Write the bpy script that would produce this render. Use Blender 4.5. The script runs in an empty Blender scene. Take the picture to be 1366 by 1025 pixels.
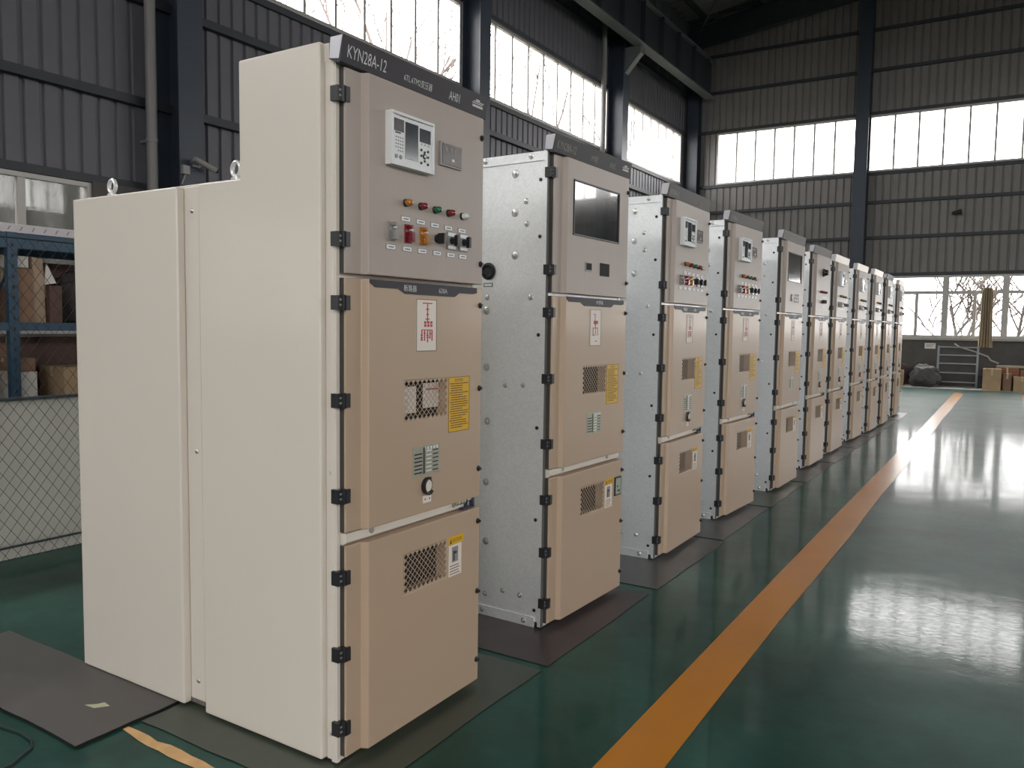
import bpy, bmesh, math, random
from mathutils import Vector, Matrix
SC = bpy.context.scene
COL = SC.collection
PI = math.pi
# ------------------------------------------------------------------ camera
def make_camera():
    px, py, pz, yaw, pitch, roll, f = 1.8088, -1.7864, 1.4016, -0.55705, 0.07112, 0.01356, 1072.39
    cy, sy, cp, sp = math.cos(yaw), math.sin(yaw), math.cos(pitch), math.sin(pitch)
    fw = Vector((sy*cp, cy*cp, -sp)); r = Vector((cy, -sy, 0)); u = r.cross(fw)
    c, s = math.cos(roll), math.sin(roll)
    R, U = c*r + s*u, -s*r + c*u
    cam = bpy.data.cameras.new('camera'); o = bpy.data.objects.new('camera', cam); COL.objects.link(o)
    cam.sensor_width = 36; cam.lens = 36*f/1366; cam.clip_start = .05; cam.clip_end = 400
    m = Matrix.Identity(4)
    for i in range(3):
        m[i][0], m[i][1], m[i][2], m[i][3] = R[i], U[i], -fw[i], (px, py, pz)[i]
    o.matrix_world = m
    SC.camera = o
make_camera()
# ------------------------------------------------------------------ light
W = bpy.data.worlds.new('overcast_sky'); SC.world = W; W.use_nodes = True
bg = W.node_tree.nodes['Background']; bg.inputs[0].default_value = (1.0, .985, .965, 1); bg.inputs[1].default_value = 10.5
SC.view_settings.view_transform = 'Standard'; SC.view_settings.look = 'None'
SC.view_settings.gamma = 1; SC.view_settings.use_curve_mapping = False
SC.view_settings.exposure = 0.15
SC.cycles.max_bounces = 8; SC.cycles.diffuse_bounces = 5; SC.cycles.transparent_max_bounces = 12
SC.cycles.sample_clamp_indirect = 8
def portal(loc, rot, sx, sy):
    l = bpy.data.lights.new('window_portal', 'AREA'); l.shape = 'RECTANGLE'; l.size = sx; l.size_y = sy
    l.cycles.is_portal = True
    o = bpy.data.objects.new('window_portal', l); o.location = loc; o.rotation_euler = rot; COL.objects.link(o)
XL, XR, YF, YB = -7.0, 17.0, 22.4, -9.0
portal((XL-.3, 7, 6.5), (0, -PI/2, 0), 1.5, 31)
portal((XR+.3, 7, 6.5), (0, PI/2, 0), 1.5, 31)
portal((5, YF+.3, 6.5), (-PI/2, 0, 0), 23, 1.5)
portal((5, YF+.3, 2.1), (-PI/2, 0, 0), 23, 1.7)
portal((7, YB-.3, 1.9), (PI/2, 0, 0), 4, 3.8)
portal((5, YB-.3, 6.5), (PI/2, 0, 0), 23, 1.5)

# ------------------------------------------------------------------ materials
def lin(r, g, b):
    f = lambda v: ((v/255+.055)/1.055)**2.4 if v > 10 else v/255/12.92
    return (f(r), f(g), f(b), 1)
MATS = {}
def mat(name, col, rough=.5, metal=0., noise=0., nscale=8., bump=0., bscale=60., coat=0., stretch=(1, 1, 1), rvar=0., spec=.5, coord='Object'):
    if name in MATS: return MATS[name]
    m = bpy.data.materials.new(name); MATS[name] = m; m.use_nodes = True
    nt = m.node_tree; N = nt.nodes; L = nt.links; b = N['Principled BSDF']
    c = lin(*col) if max(col) > 1.001 else tuple(col)+(1,)
    b.inputs['Roughness'].default_value = rough; b.inputs['Metallic'].default_value = metal
    b.inputs['Specular IOR Level'].default_value = spec
    b.inputs['Coat Weight'].default_value = coat; b.inputs['Coat Roughness'].default_value = .12
    b.inputs['Base Color'].default_value = c
    tc = N.new('ShaderNodeTexCoord'); mp = N.new('ShaderNodeMapping'); mp.inputs['Scale'].default_value = stretch
    L.new(tc.outputs[coord], mp.inputs[0])
    if noise or rvar:
        n = N.new('ShaderNodeTexNoise'); n.inputs['Scale'].default_value = nscale; n.inputs['Detail'].default_value = 5
        L.new(mp.outputs[0], n.inputs['Vector'])
        if noise:
            mx = N.new('ShaderNodeMix'); mx.data_type = 'RGBA'
            mx.inputs[6].default_value = tuple(v*(1-noise) for v in c[:3])+(1,)
            mx.inputs[7].default_value = tuple(min(1, v*(1+noise)) for v in c[:3])+(1,)
            L.new(n.outputs[0], mx.inputs[0]); L.new(mx.outputs[2], b.inputs['Base Color'])
        if rvar:
            mr = N.new('ShaderNodeMapRange'); mr.inputs[1].default_value = .3; mr.inputs[2].default_value = .7
            mr.inputs[3].default_value = max(.02, rough-rvar); mr.inputs[4].default_value = rough+rvar
            L.new(n.outputs[0], mr.inputs[0]); L.new(mr.outputs[0], b.inputs['Roughness'])
    if bump:
        n2 = N.new('ShaderNodeTexNoise'); n2.inputs['Scale'].default_value = bscale; n2.inputs['Detail'].default_value = 3
        L.new(mp.outputs[0], n2.inputs['Vector'])
        bp = N.new('ShaderNodeBump'); bp.inputs['Strength'].default_value = bump; bp.inputs['Distance'].default_value = .01
        L.new(n2.outputs[0], bp.inputs['Height']); L.new(bp.outputs[0], b.inputs['Normal'])
    return m
def glow(name, col, s=1):
    m = mat(name, col); b = m.node_tree.nodes['Principled BSDF']
    b.inputs['Emission Color'].default_value = lin(*col); b.inputs['Emission Strength'].default_value = s
    return m
def glass(name, tint=(1, 1, 1), refl=.08, grime=.0):
    m = bpy.data.materials.new(name); MATS[name] = m; m.use_nodes = True
    nt = m.node_tree; N = nt.nodes; L = nt.links; N.remove(N['Principled BSDF']); out = N['Material Output']
    t = N.new('ShaderNodeBsdfTransparent'); t.inputs[0].default_value = tint+(1,)
    g = N.new('ShaderNodeBsdfGlossy'); g.inputs['Roughness'].default_value = .03
    lw = N.new('ShaderNodeLayerWeight'); lw.inputs[0].default_value = .5      # Schlick reflectance, same from both sides of the pane
    pw = N.new('ShaderNodeMath'); pw.operation = 'POWER'; pw.inputs[1].default_value = 5; L.new(lw.outputs['Facing'], pw.inputs[0])
    fr = N.new('ShaderNodeMapRange'); fr.inputs[3].default_value = .04; fr.inputs[4].default_value = 1; L.new(pw.outputs[0], fr.inputs[0])
    mx = N.new('ShaderNodeMixShader'); L.new(fr.outputs[0], mx.inputs[0]); L.new(t.outputs[0], mx.inputs[1]); L.new(g.outputs[0], mx.inputs[2])
    if grime:
        d = N.new('ShaderNodeBsdfDiffuse'); d.inputs[0].default_value = (.5, .5, .48, 1)
        tc = N.new('ShaderNodeTexCoord'); mp = N.new('ShaderNodeMapping'); mp.inputs['Scale'].default_value = (3, 3, .6)
        n = N.new('ShaderNodeTexNoise'); n.inputs['Scale'].default_value = 1.5
        mr = N.new('ShaderNodeMapRange'); mr.inputs[1].default_value = .35; mr.inputs[2].default_value = .75; mr.inputs[3].default_value = 0; mr.inputs[4].default_value = grime
        L.new(tc.outputs['Object'], mp.inputs[0]); L.new(mp.outputs[0], n.inputs[0]); L.new(n.outputs[0], mr.inputs[0])
        m2 = N.new('ShaderNodeMixShader'); L.new(mr.outputs[0], m2.inputs[0]); L.new(mx.outputs[0], m2.inputs[1]); L.new(d.outputs[0], m2.inputs[2])
        L.new(m2.outputs[0], out.inputs[0])
    else: L.new(mx.outputs[0], out.inputs[0])
    return m

cream = mat('cream_powder_coat', (.72, .66, .585), .42, noise=.03, nscale=2, coat=.15, bump=.03, bscale=500)
beige = mat('beige_powder_coat', (.475, .35, .25), .42, noise=.03, nscale=2, coat=.12, bump=.03, bscale=500)
sheen = mat('film_covered_beige', (.43, .365, .325), .45, noise=.06, nscale=6, coat=.10, spec=.3, bump=.05, bscale=60, stretch=(1, 1, .06))
sheen.node_tree.nodes['Principled BSDF'].inputs['Coat Roughness'].default_value = .25
darkin = mat('dark_interior', (.02, .02, .022), .8)
blackp = mat('black_plastic', (.012, .012, .014), .4)
hingem = mat('black_hinge', (.02, .02, .024), .35)
steel = mat('bright_steel', (.80, .80, .80), .3, metal=.35)
zincb = mat('zinc_bolt', (.62, .62, .60), .3, metal=.9)
signm = mat('charcoal_sign', (.040, .036, .044), .5, spec=.3, noise=.1, nscale=20)
signg = mat('grey_sign', (.065, .058, .054), .5, spec=.3, noise=.1)
signc = mat('cream_sign', (.62, .50, .40), .35)
signw = mat('sign_lettering', (.62, .62, .62), .5)
signcap = mat('brushed_cap', (.45, .45, .48), .4, metal=.6)
gasket = mat('shaded_door_return', (.055, .052, .048), .6)  # shade of the hinge gap, put into the colour of the door return
postm = mat('shaded_frame_steel', (.16, .16, .15), .5, metal=.3)  # galvanised front post coloured dark, as if in shadow
white = mat('white_plastic', (.78, .79, .80), .35)
offw = mat('off_white_label', (.80, .72, .66), .5)
redp = mat('red_print', (.45, .04, .05), .5)
yellow = mat('yellow_label', (.72, .42, .02), .45)
yprint = mat('dark_print', (.12, .07, .01), .5)
lcd = mat('dark_lcd', (.012, .022, .035), .12, coat=1)
lcdb = mat('grey_lcd', (.06, .05, .055), .2, coat=.5)
dglass = mat('smoked_glass', (.006, .008, .010), .03, coat=1, spec=.8)
amber = mat('amber_lens', (.42, .16, .02), .2, coat=.5); red = mat('red_lens', (.20, .012, .022), .2, coat=.5)
green = mat('green_lens', (.008, .13, .055), .2, coat=.5); clear = mat('clear_lens', (.75, .75, .72), .15, coat=.5)
greyp = mat('grey_plastic', (.28, .27, .26), .4)
plate = mat('aluminium_plate', (.40, .40, .33), .4, metal=.5, noise=.35, nscale=60)

# galvanised sheet with spangle
def galvanised():
    m = bpy.data.materials.new('galvanised_sheet'); m.use_nodes = True
    nt = m.node_tree; N = nt.nodes; L = nt.links; b = N['Principled BSDF']
    tc = N.new('ShaderNodeTexCoord'); v = N.new('ShaderNodeTexVoronoi'); v.inputs['Scale'].default_value = 130
    L.new(tc.outputs['Object'], v.inputs['Vector'])
    sep = N.new('ShaderNodeSeparateColor'); L.new(v.outputs['Color'], sep.inputs[0])
    n = N.new('ShaderNodeTexNoise'); n.inputs['Scale'].default_value = 3; L.new(tc.outputs['Object'], n.inputs['Vector'])
    ad = N.new('ShaderNodeMath'); ad.operation = 'ADD'; L.new(sep.outputs[0], ad.inputs[0]); L.new(n.outputs[0], ad.inputs[1])
    mr = N.new('ShaderNodeMapRange'); mr.inputs[1].default_value = 0; mr.inputs[2].default_value = 2
    mr.inputs[3].default_value = 0; mr.inputs[4].default_value = 1; L.new(ad.outputs[0], mr.inputs[0])
    cr = N.new('ShaderNodeMix'); cr.data_type = 'RGBA'; cr.inputs[6].default_value = (.74, .76, .77, 1); cr.inputs[7].default_value = (.90, .92, .93, 1)
    L.new(mr.outputs[0], cr.inputs[0]); L.new(cr.outputs[2], b.inputs['Base Color'])
    mr2 = N.new('ShaderNodeMapRange'); mr2.inputs[3].default_value = .34; mr2.inputs[4].default_value = .50; L.new(sep.outputs[1], mr2.inputs[0]); L.new(mr2.outputs[0], b.inputs['Roughness'])
    b.inputs['Metallic'].default_value = .6
    return m
galv = galvanised()

# ------------------------------------------------------------------ mesh builder
class MB:
    def __init__(s): s.v = []; s.f = []; s.m = []; s.mats = []
    def mi(s, m):
        if m not in s.mats: s.mats.append(m)
        return s.mats.index(m)
    def poly(s, pts, m):
        i = len(s.v); s.v += [tuple(p) for p in pts]; s.f.append(tuple(range(i, i+len(pts)))); s.m.append(s.mi(m)); return s
    def box(s, x0, x1, y0, y1, z0, z1, m, M=None):
        i = len(s.v); P = [(x, y, z) for z in (z0, z1) for y in (y0, y1) for x in (x0, x1)]
        if M is not None: P = [tuple(M @ Vector(p)) for p in P]
        s.v += P
        for q in ((0, 2, 3, 1), (4, 5, 7, 6), (0, 1, 5, 4), (2, 6, 7, 3), (0, 4, 6, 2), (1, 3, 7, 5)):
            s.f.append(tuple(i+k for k in q)); s.m.append(s.mi(m))
        return s
    def prism(s, pts, a0, a1, ax, m, M=None):
        """pts: 2-D polygon in the two other axes (in axis order), extruded along ax"""
        n = len(pts); i = len(s.v); k = 'xyz'.index(ax)
        for a in (a0, a1):
            for p in pts:
                q = list(p); q.insert(k, a); q = tuple(q)
                s.v.append(tuple(M @ Vector(q)) if M is not None else q)
        s.f.append(tuple(i+j for j in range(n))[::-1]); s.f.append(tuple(i+n+j for j in range(n)))
        for j in range(n): s.f.append((i+j, i+(j+1) % n, i+n+(j+1) % n, i+n+j))
        s.m += [s.mi(m)]*(n+2); return s
    def tube(s, pts, r, m, n=8, cap=True, closed=False):
        pts = [Vector(p) for p in pts]; rs = r if isinstance(r, (list, tuple)) else [r]*len(pts)
        i0 = len(s.v); K = len(pts)
        prev = None
        for k, p in enumerate(pts):
            a = pts[(k-1) % K] if (k > 0 or closed) else p; b = pts[(k+1) % K] if (k < K-1 or closed) else p
            d = (b-a).normalized()
            if prev is None:
                h = Vector((0, 0, 1)) if abs(d.z) < .9 else Vector((1, 0, 0)); u = d.cross(h).normalized()
            else:
                u = (prev - d*prev.dot(d)); u = u.normalized() if u.length > 1e-6 else d.orthogonal().normalized()
            prev = u; w = d.cross(u)
            for j in range(n):
                t = 2*PI*j/n; s.v.append(tuple(p + (u*math.cos(t)+w*math.sin(t))*rs[k]))
        for k in range(K if closed else K-1):
            k2 = (k+1) % K
            for j in range(n):
                s.f.append((i0+k*n+j, i0+k*n+(j+1) % n, i0+k2*n+(j+1) % n, i0+k2*n+j)); s.m.append(s.mi(m))
        if cap and not closed:
            s.f.append(tuple(i0+j for j in range(n))[::-1]); s.f.append(tuple(i0+(K-1)*n+j for j in range(n))); s.m += [s.mi(m)]*2
        return s
    def lathe(s, o, ax, prof, m, n=12):
        """prof: (distance along ax, radius)"""
        o = Vector(o); ax = Vector(ax).normalized()
        u = ax.orthogonal().normalized(); w = ax.cross(u); i0 = len(s.v)
        for h, r in prof:
            for j in range(n):
                t = 2*PI*j/n; s.v.append(tuple(o+ax*h+(u*math.cos(t)+w*math.sin(t))*r))
        for k in range(len(prof)-1):
            for j in range(n):
                s.f.append((i0+k*n+j, i0+k*n+(j+1) % n, i0+(k+1)*n+(j+1) % n, i0+(k+1)*n+j)); s.m.append(s.mi(m))
        s.f.append(tuple(i0+j for j in range(n))[::-1]); s.f.append(tuple(i0+(len(prof)-1)*n+j for j in range(n))); s.m += [s.mi(m)]*2
        return s
    def mesh(s, name, smooth=False, weld=False):
        me = bpy.data.meshes.new(name); me.from_pydata(s.v, [], s.f)
        for m in s.mats: me.materials.append(m)
        me.polygons.foreach_set('material_index', s.m)
        if weld or True:
            bm = bmesh.new(); bm.from_mesh(me)
            if weld: bmesh.ops.remove_doubles(bm, verts=bm.verts, dist=1e-5)
            bmesh.ops.recalc_face_normals(bm, faces=bm.faces) if not getattr(s, 'keep', False) else None
            bm.to_mesh(me); bm.free()
        if smooth:
            me.polygons.foreach_set('use_smooth', [True]*len(me.polygons))
            me.set_sharp_from_angle(angle=math.radians(40))
        me.update(); return me
CACHE = {}
def obj(name, me, parent=None, loc=(0, 0, 0), rot=(0, 0, 0), bevel=0, seg=2, **kw):
    if isinstance(me, MB): me = me.mesh(name, smooth=kw.pop('smooth', False), weld=kw.pop('weld', False))
    o = bpy.data.objects.new(name, me); COL.objects.link(o); o.parent = parent; o.location = loc; o.rotation_euler = rot
    if bevel:
        b = o.modifiers.new('bevel', 'BEVEL'); b.width = bevel; b.segments = seg; b.limit_method = 'ANGLE'; b.angle_limit = math.radians(40)
    for k, v in kw.items(): o[k] = v
    return o
def cobj(name, key, fn, parent=None, smooth=False, weld=False, **kw):
    if key not in CACHE: CACHE[key] = fn().mesh(key, smooth, weld)
    return obj(name, CACHE[key], parent, **kw)
def thing(name, label=None, category=None, loc=(0, 0, 0), rz=0, parent=None, group=None, kind=None):
    o = bpy.data.objects.new(name, None); COL.objects.link(o); o.location = loc; o.rotation_euler = (0, 0, rz); o.parent = parent
    o.empty_display_size = .1
    tag(o, label, category, group, kind); return o
def tag(o, label=None, category=None, group=None, kind=None):
    if label: o['label'] = label
    if category: o['category'] = category
    if group: o['group'] = group
    if kind: o['kind'] = kind
    return o
TXT = {}
def text_polys(s, size, sx=1.0):
    """lettering as a flat mesh in x (reading) and y (up), left-aligned at 0,0"""
    k = (s, size, sx)
    if k in TXT: return TXT[k]
    cu = bpy.data.curves.new('t', 'FONT'); cu.body = s; cu.size = size; cu.resolution_u = 2; cu.fill_mode = 'FRONT'
    o = bpy.data.objects.new('t', cu); COL.objects.link(o)
    dg = bpy.context.evaluated_depsgraph_get(); me = bpy.data.meshes.new_from_object(o.evaluated_get(dg))
    vs = [(v.co.x*sx, v.co.y) for v in me.vertices]; fs = [tuple(p.vertices) for p in me.polygons]
    bpy.data.objects.remove(o); bpy.data.curves.remove(cu); bpy.data.meshes.remove(me)
    TXT[k] = (vs, fs); return TXT[k]
def add_text(mb, s, size, O, U, V, m, sx=1.0):
    O, U, V = Vector(O), Vector(U).normalized(), Vector(V).normalized()
    vs, fs = text_polys(s, size, sx); i = len(mb.v)
    mb.v += [tuple(O+U*a+V*b) for a, b in vs]
    mb.f += [tuple(i+k for k in f) for f in fs]; mb.m += [mb.mi(m)]*len(fs)
# ================================================================== SETTING
def floor_mat():
    m = bpy.data.materials.new('green_epoxy_floor'); m.use_nodes = True
    nt = m.node_tree; N = nt.nodes; L = nt.links; b = N['Principled BSDF']
    tc = N.new('ShaderNodeTexCoord')
    n = N.new('ShaderNodeTexNoise'); n.inputs['Scale'].default_value = 1.1; n.inputs['Detail'].default_value = 7; n.inputs['Roughness'].default_value = .65
    L.new(tc.outputs['Object'], n.inputs['Vector'])
    cr = N.new('ShaderNodeValToRGB'); e = cr.color_ramp.elements
    e[0].position = .34; e[0].color = (.005, .040, .030, 1); e[1].position = .70; e[1].color = (.026, .120, .095, 1)
    L.new(n.outputs[0], cr.inputs[0]); L.new(cr.outputs[0], b.inputs['Base Color'])
    n2 = N.new('ShaderNodeTexNoise'); n2.inputs['Scale'].default_value = 2.5; n2.inputs['Detail'].default_value = 8; n2.inputs['Roughness'].default_value = .7
    mp = N.new('ShaderNodeMapping'); mp.inputs['Scale'].default_value = (1, 1.6, 1); L.new(tc.outputs['Object'], mp.inputs[0]); L.new(mp.outputs[0], n2.inputs['Vector'])
    mr = N.new('ShaderNodeMapRange'); mr.inputs[1].default_value = .3; mr.inputs[2].default_value = .7; mr.inputs[3].default_value = .05; mr.inputs[4].default_value = .12
    L.new(n2.outputs[0], mr.inputs[0]); L.new(mr.outputs[0], b.inputs['Coat Roughness'])
    b.inputs['Roughness'].default_value = .45
    n4 = N.new('ShaderNodeTexNoise'); n4.inputs['Scale'].default_value = 26; n4.inputs['Detail'].default_value = 8; n4.inputs['Roughness'].default_value = .75
    L.new(mp.outputs[0], n4.inputs['Vector'])
    mr4 = N.new('ShaderNodeMapRange'); mr4.inputs[1].default_value = .35; mr4.inputs[2].default_value = .65; mr4.inputs[3].default_value = .15; mr4.inputs[4].default_value = .50
    L.new(n4.outputs[0], mr4.inputs[0]); L.new(mr4.outputs[0], b.inputs['Coat Weight'])
    n3 = N.new('ShaderNodeTexNoise'); n3.inputs['Scale'].default_value = 2.2; n3.inputs['Detail'].default_value = 3; L.new(tc.outputs['Object'], n3.inputs['Vector'])
    bp = N.new('ShaderNodeBump'); bp.inputs['Strength'].default_value = .06; bp.inputs['Distance'].default_value = .02
    n5 = N.new('ShaderNodeTexNoise'); n5.inputs['Scale'].default_value = 38; n5.inputs['Detail'].default_value = 5; L.new(mp.outputs[0], n5.inputs['Vector'])
    m5 = N.new('ShaderNodeMath'); m5.operation = 'MULTIPLY_ADD'; m5.inputs[1].default_value = .10; L.new(n5.outputs[0], m5.inputs[0]); L.new(n3.outputs[0], m5.inputs[2])
    L.new(m5.outputs[0], bp.inputs['Height']); L.new(bp.outputs[0], b.inputs['Coat Normal']); b.inputs['Specular IOR Level'].default_value = .12
    return m
FL = obj('floor', MB().box(XL, XR, YB, 20.95, -.2, 0, floor_mat()), kind='structure')
conc = mat('worn_concrete', (.52, .52, .49), .55, noise=.3, nscale=3, bump=.1, bscale=20)
obj('floor_apron', MB().box(XL, XR, 20.95, YF, -.2, -.001, conc), FL)
stripem = mat('yellow_floor_paint', (.62, .23, .008), .26, noise=.12, nscale=3, spec=.35)
def stripe(xs0, xs1, y0, y1):
    mb = MB(); n = 30
    for k in range(n):
        a, b = y0+(y1-y0)*k/n, y0+(y1-y0)*(k+1)/n
        f = lambda y, e: xs0+(-.0026*y)+e*.006*math.sin(y*7.3+e)
        g = lambda y, e: xs1+(-.0026*y)+.006*math.sin(y*5.1)
        mb.poly([(f(a, 1), a, .0015), (g(a, 1), a, .0015), (g(b, 1), b, .0015), (f(b, 1), b, .0015)], stripem)
    return mb
obj('yellow_stripe', stripe(.735, .925, -8, 19.6), FL)
obj('yellow_stripe', stripe(2.07, 2.24, 15.4, 19.6), FL)
# short peeling stripe beside the first cabinet
peel = mat('peeling_orange_paint', (.85, .45, .19), .4, noise=.4, nscale=14)
mb = MB(); random.seed(5); n = 26; top = []; bot = []
for k in range(n+1):
    x = -.73 + 1.5*k/n
    top.append(-.196+random.uniform(-.006, .006)); bot.append(-.237+random.uniform(-.005, .005) - (.0 if k > 2 else -.018*(2-k)/2))
for k in range(n):
    xa, xb = -.73+1.5*k/n, -.73+1.5*(k+1)/n
    mb.poly([(xa, bot[k], .0018), (xb, bot[k+1], .0018), (xb, top[k+1], .0018), (xa, top[k], .0018)], peel)
obj('orange_stripe', mb, FL)

clad_lit = mat('lit_profiled_sheet_far', (.195, .18, .172), .5, metal=.1, noise=.15, nscale=2.5)  # same sheet as the other walls, lightened to imitate light on the far wall
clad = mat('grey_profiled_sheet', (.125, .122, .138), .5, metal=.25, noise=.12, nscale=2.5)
girtm = mat('dark_painted_steel', (.030, .034, .042), .5, noise=.2, nscale=3)
colm = mat('blue_grey_column_paint', (.034, .044, .062), .42, noise=.15, nscale=3)
framem = mat('aluminium_window_frame', (.40, .38, .36), .4, metal=.3)
dwall = mat('dark_lower_wall', (.10, .092, .086), .75, noise=.4, nscale=2.5, bump=.1, bscale=15)
pane_g = glass('window_glass', (.97, .97, .97), grime=.10)
pane_d = glass('dusty_window_glass', (.80, .80, .78), grime=.5)
brace_m = mat('grey_painted_beam', (.12, .125, .13), .4)

def clad_key(w, h, clad):
    mb = MB(); pitch = .2; n = max(1, round(w/pitch)); p = w/n; d = .028
    xs = []
    for k in range(n):
        a = k*p; xs += [(a, 0), (a+p*.70, 0), (a+p*.78, d), (a+p*.92, d)]
    xs.append((w, 0))
    for (xa, ya), (xb, yb) in zip(xs, xs[1:]):
        mb.poly([(xa, ya, 0), (xb, yb, 0), (xb, yb, h), (xa, ya, h)], clad)
    return mb
class Wall:
    """u runs along the wall, local y points out of the room"""
    def __init__(s, name, loc, rz, u0, u1, m=None):
        s.m = m or clad
        s.r = thing(name, loc=loc, rz=rz, kind='structure'); s.u0, s.u1 = u0, u1
    def band(s, u0, u1, z0, z1):
        n = max(1, round((u1-u0)/1.0)); w = (u1-u0)/n
        for k in range(n):
            cobj('cladding_sheet', 'clad_%.3f_%.3f%s' % (w, z1-z0, s.m.name), lambda: clad_key(w, z1-z0, s.m), s.r, loc=(u0+k*w, 0, z0))
        obj('outer_skin', MB().box(u0, u1, .045, .09, z0, z1, clad), s.r)
    def girt(s, u0, u1, z, h=.1, d=.09, m=None):
        obj('girt', MB().box(u0, u1, -d, -.002, z-h/2, z+h/2, m or girtm), s.r)
    def column(s, u, h, w=.34, d=.42, m=None):
        m = m or colm
        mb = MB().box(u-w/2, u+w/2, -d, -d+.02, 0, h, m).box(u-w/2, u+w/2, -.03, -.01, 0, h, m).box(u-.008, u+.008, -d+.02, -.03, 0, h, m)
        mb.box(u-w/2-.04, u+w/2+.04, -d-.04, 0, 0, .025, m)
        obj('steel_column', mb, s.r)
    def base(s, u0, u1, z1, m, t=.2, z0=0):
        obj('masonry_base', MB().box(u0, u1, -.06, t, z0, z1, m), s.r)
WN = [0]
def window(wall, u0, u1, z0, z1, npan, transom=None, glassm=None, fw=.05, sash=False):
    WN[0] += 1
    g = glassm or pane_g
    r = thing('window_%d' % WN[0], kind='structure'); r.location = wall.r.matrix_basis @ Vector((u0, 0, z0)); r.rotation_euler = wall.r.rotation_euler
    w, h = u1-u0, z1-z0
    fr = MB()
    for a in ((0, w, 0, fw), (0, w, h-fw, h), (0, fw, fw, h-fw), (w-fw, w, fw, h-fw)): fr.box(a[0], a[1], -.03, .05, a[2], a[3], framem)
    obj('window_frame', fr, r)
    rows = [(fw, h-fw)]
    if transom:
        obj('transom', MB().box(fw, w-fw, -.028, .045, transom-.045, transom+.045, framem), r)
        rows = [(fw, transom-.045), (transom+.045, h-fw)]
    for ri, (a, b) in enumerate(rows):
        n = npan if ri == 0 else max(1, npan//2) if transom else npan
        p = (w-2*fw)/n
        for k in range(n):
            x0, x1 = fw+k*p, fw+(k+1)*p
            if k:
                mw = .026 if not (sash and ri == 0) else .04
                obj('mullion', MB().box(x0-mw, x0+mw, -.02, .04, a, b, framem), r)
            obj('pane', MB().box(x0, x1, .008, .014, a, b, g), r)
    return r
# left wall: local u = world Y (rot +90deg: local x -> +Y, local y -> -X)
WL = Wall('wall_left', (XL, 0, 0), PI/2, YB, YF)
LC = [-8.0, -1.8, 4.43, 10.62, 16.8]
WL.band(YB, YF, 7.27, 11.4); WL.band(YB, YF, 2.95, 5.72)
for a, b in zip(LC, LC[1:]+[YF+.2]):
    WL.band(a-.17, a+.17 if a > -7 else a+.17, 5.72, 7.27)
    b2 = min(b-.21, YF-.65)
    nn = 9 if b2-a > 5.2 else 8
    window(WL, a+.26, b2, 5.76, 7.25, nn)
WL.band(21.75, YF, 5.72, 7.27); WL.band(YB, -8.17, 5.72, 7.27)
for z in (3.95, 5.12, 8.45, 9.55): WL.girt(YB, YF, z)
for z in (2.98, 5.70, 7.31): WL.girt(YB, YF, z, .09, .05)
for u in LC: WL.column(u, 10.0)
WL.base(YB, YF, 1.26, dwall)
for (a, b, nn) in ((-7.8, -2.05, 8), (-1.55, 3.42, 7), (4.7, 10.4, 8), (10.9, 16.55, 8), (17.05, 21.8, 8)):
    window(WL, a, b, 1.26, 2.93, nn, glassm=pane_d, sash=True)
for (a, b) in ((-8.99, -7.8), (-2.05, -1.55), (3.42, 4.7), (10.4, 10.9), (16.55, 17.05), (21.8, YF)):
    WL.base(a, b, 2.95, dwall, z0=1.26)
# far wall: local x -> -X when rot = 180 ; keep rot 0 : local y -> +Y (outside)
WFW = Wall('wall_far', (0, YF, 0), 0, XL, XR, clad_lit)
FC = [-6.75, -1.98, 2.55, 7.1, 11.7, 16.3]
WFW.band(XL, XR, 7.30, 13); WFW.band(XL, XR, 2.95, 5.72)
for a, b, nn in ((-6.08, -2.12, 7), (-1.84, 2.39, 7), (2.71, 6.94, 7), (7.26, 11.54, 7), (11.86, 16.14, 7)):
    window(WFW, a, b, 5.76, 7.28, nn)
WFW.band(XL, -6.08, 5.72, 7.30)
for a, b in ((-2.12, -1.84), (2.39, 2.71), (6.94, 7.26), (11.54, 11.86), (16.14, XR)): WFW.band(a, b, 5.72, 7.30)
for z in (3.97, 4.93, 8.47, 9.55, 10.55): WFW.girt(XL, XR, z, .08)
for z in (2.96, 5.71, 7.33): WFW.girt(XL, XR, z, .09, .05)
for u in FC: WFW.column(u, 11.0 if -6 < u < 16 else 10.4, .34, .34)
WFW.base(XL, XR, 1.2, dwall)
obj('sill', MB().box(XL, XR, -.16, .2, 1.2, 1.26, mat('pale_sill', (.40, .38, .34), .6)), WFW.r)
ex = [-6.55, -5.19, -3.83, -2.15, -1.83, -1.15, .21, 1.57, 2.38, 2.72, 4.08, 5.44, 6.92, 7.28, 8.7, 10.1, 11.52, 11.88, 13.3, 14.7, 16.12]
for a, b in zip(ex, ex[1:]):
    if b-a < .5: WFW.base(a, b, 2.95, dwall, z0=1.26); continue
    window(WFW, a, b, 1.26, 2.93, 2 if b-a > 1 else 1, transom=1.20, sash=True, fw=.075)
WFW.base(XL, -6.55, 2.95, dwall, z0=1.26); WFW.base(16.12, XR, 2.95, dwall, z0=1.26)
# right wall (behind the viewer's right): rot -90: local x -> -Y, local y -> +X
WR = Wall('wall_right', (XR, 0, 0), -PI/2, -YF, -YB)
WR.band(-YF, -YB, 7.27, 11.4); WR.band(-YF, -YB, 2.95, 5.72)
RC = [-16.8, -10.62, -4.43, 1.8, 8.0]
for a, b in zip([-YF-.2]+RC, RC):
    window(WR, max(a+.26, -YF+.3), b-.26, 5.76, 7.25, 9)
for u in RC: WR.band(u-.26, u+.26, 5.72, 7.27); WR.column(u, 10); None
WR.base(-YF, -YB, 2.95, dwall)
for z in (3.95, 5.12, 8.45): WR.girt(-YF, -YB, z)
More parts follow.
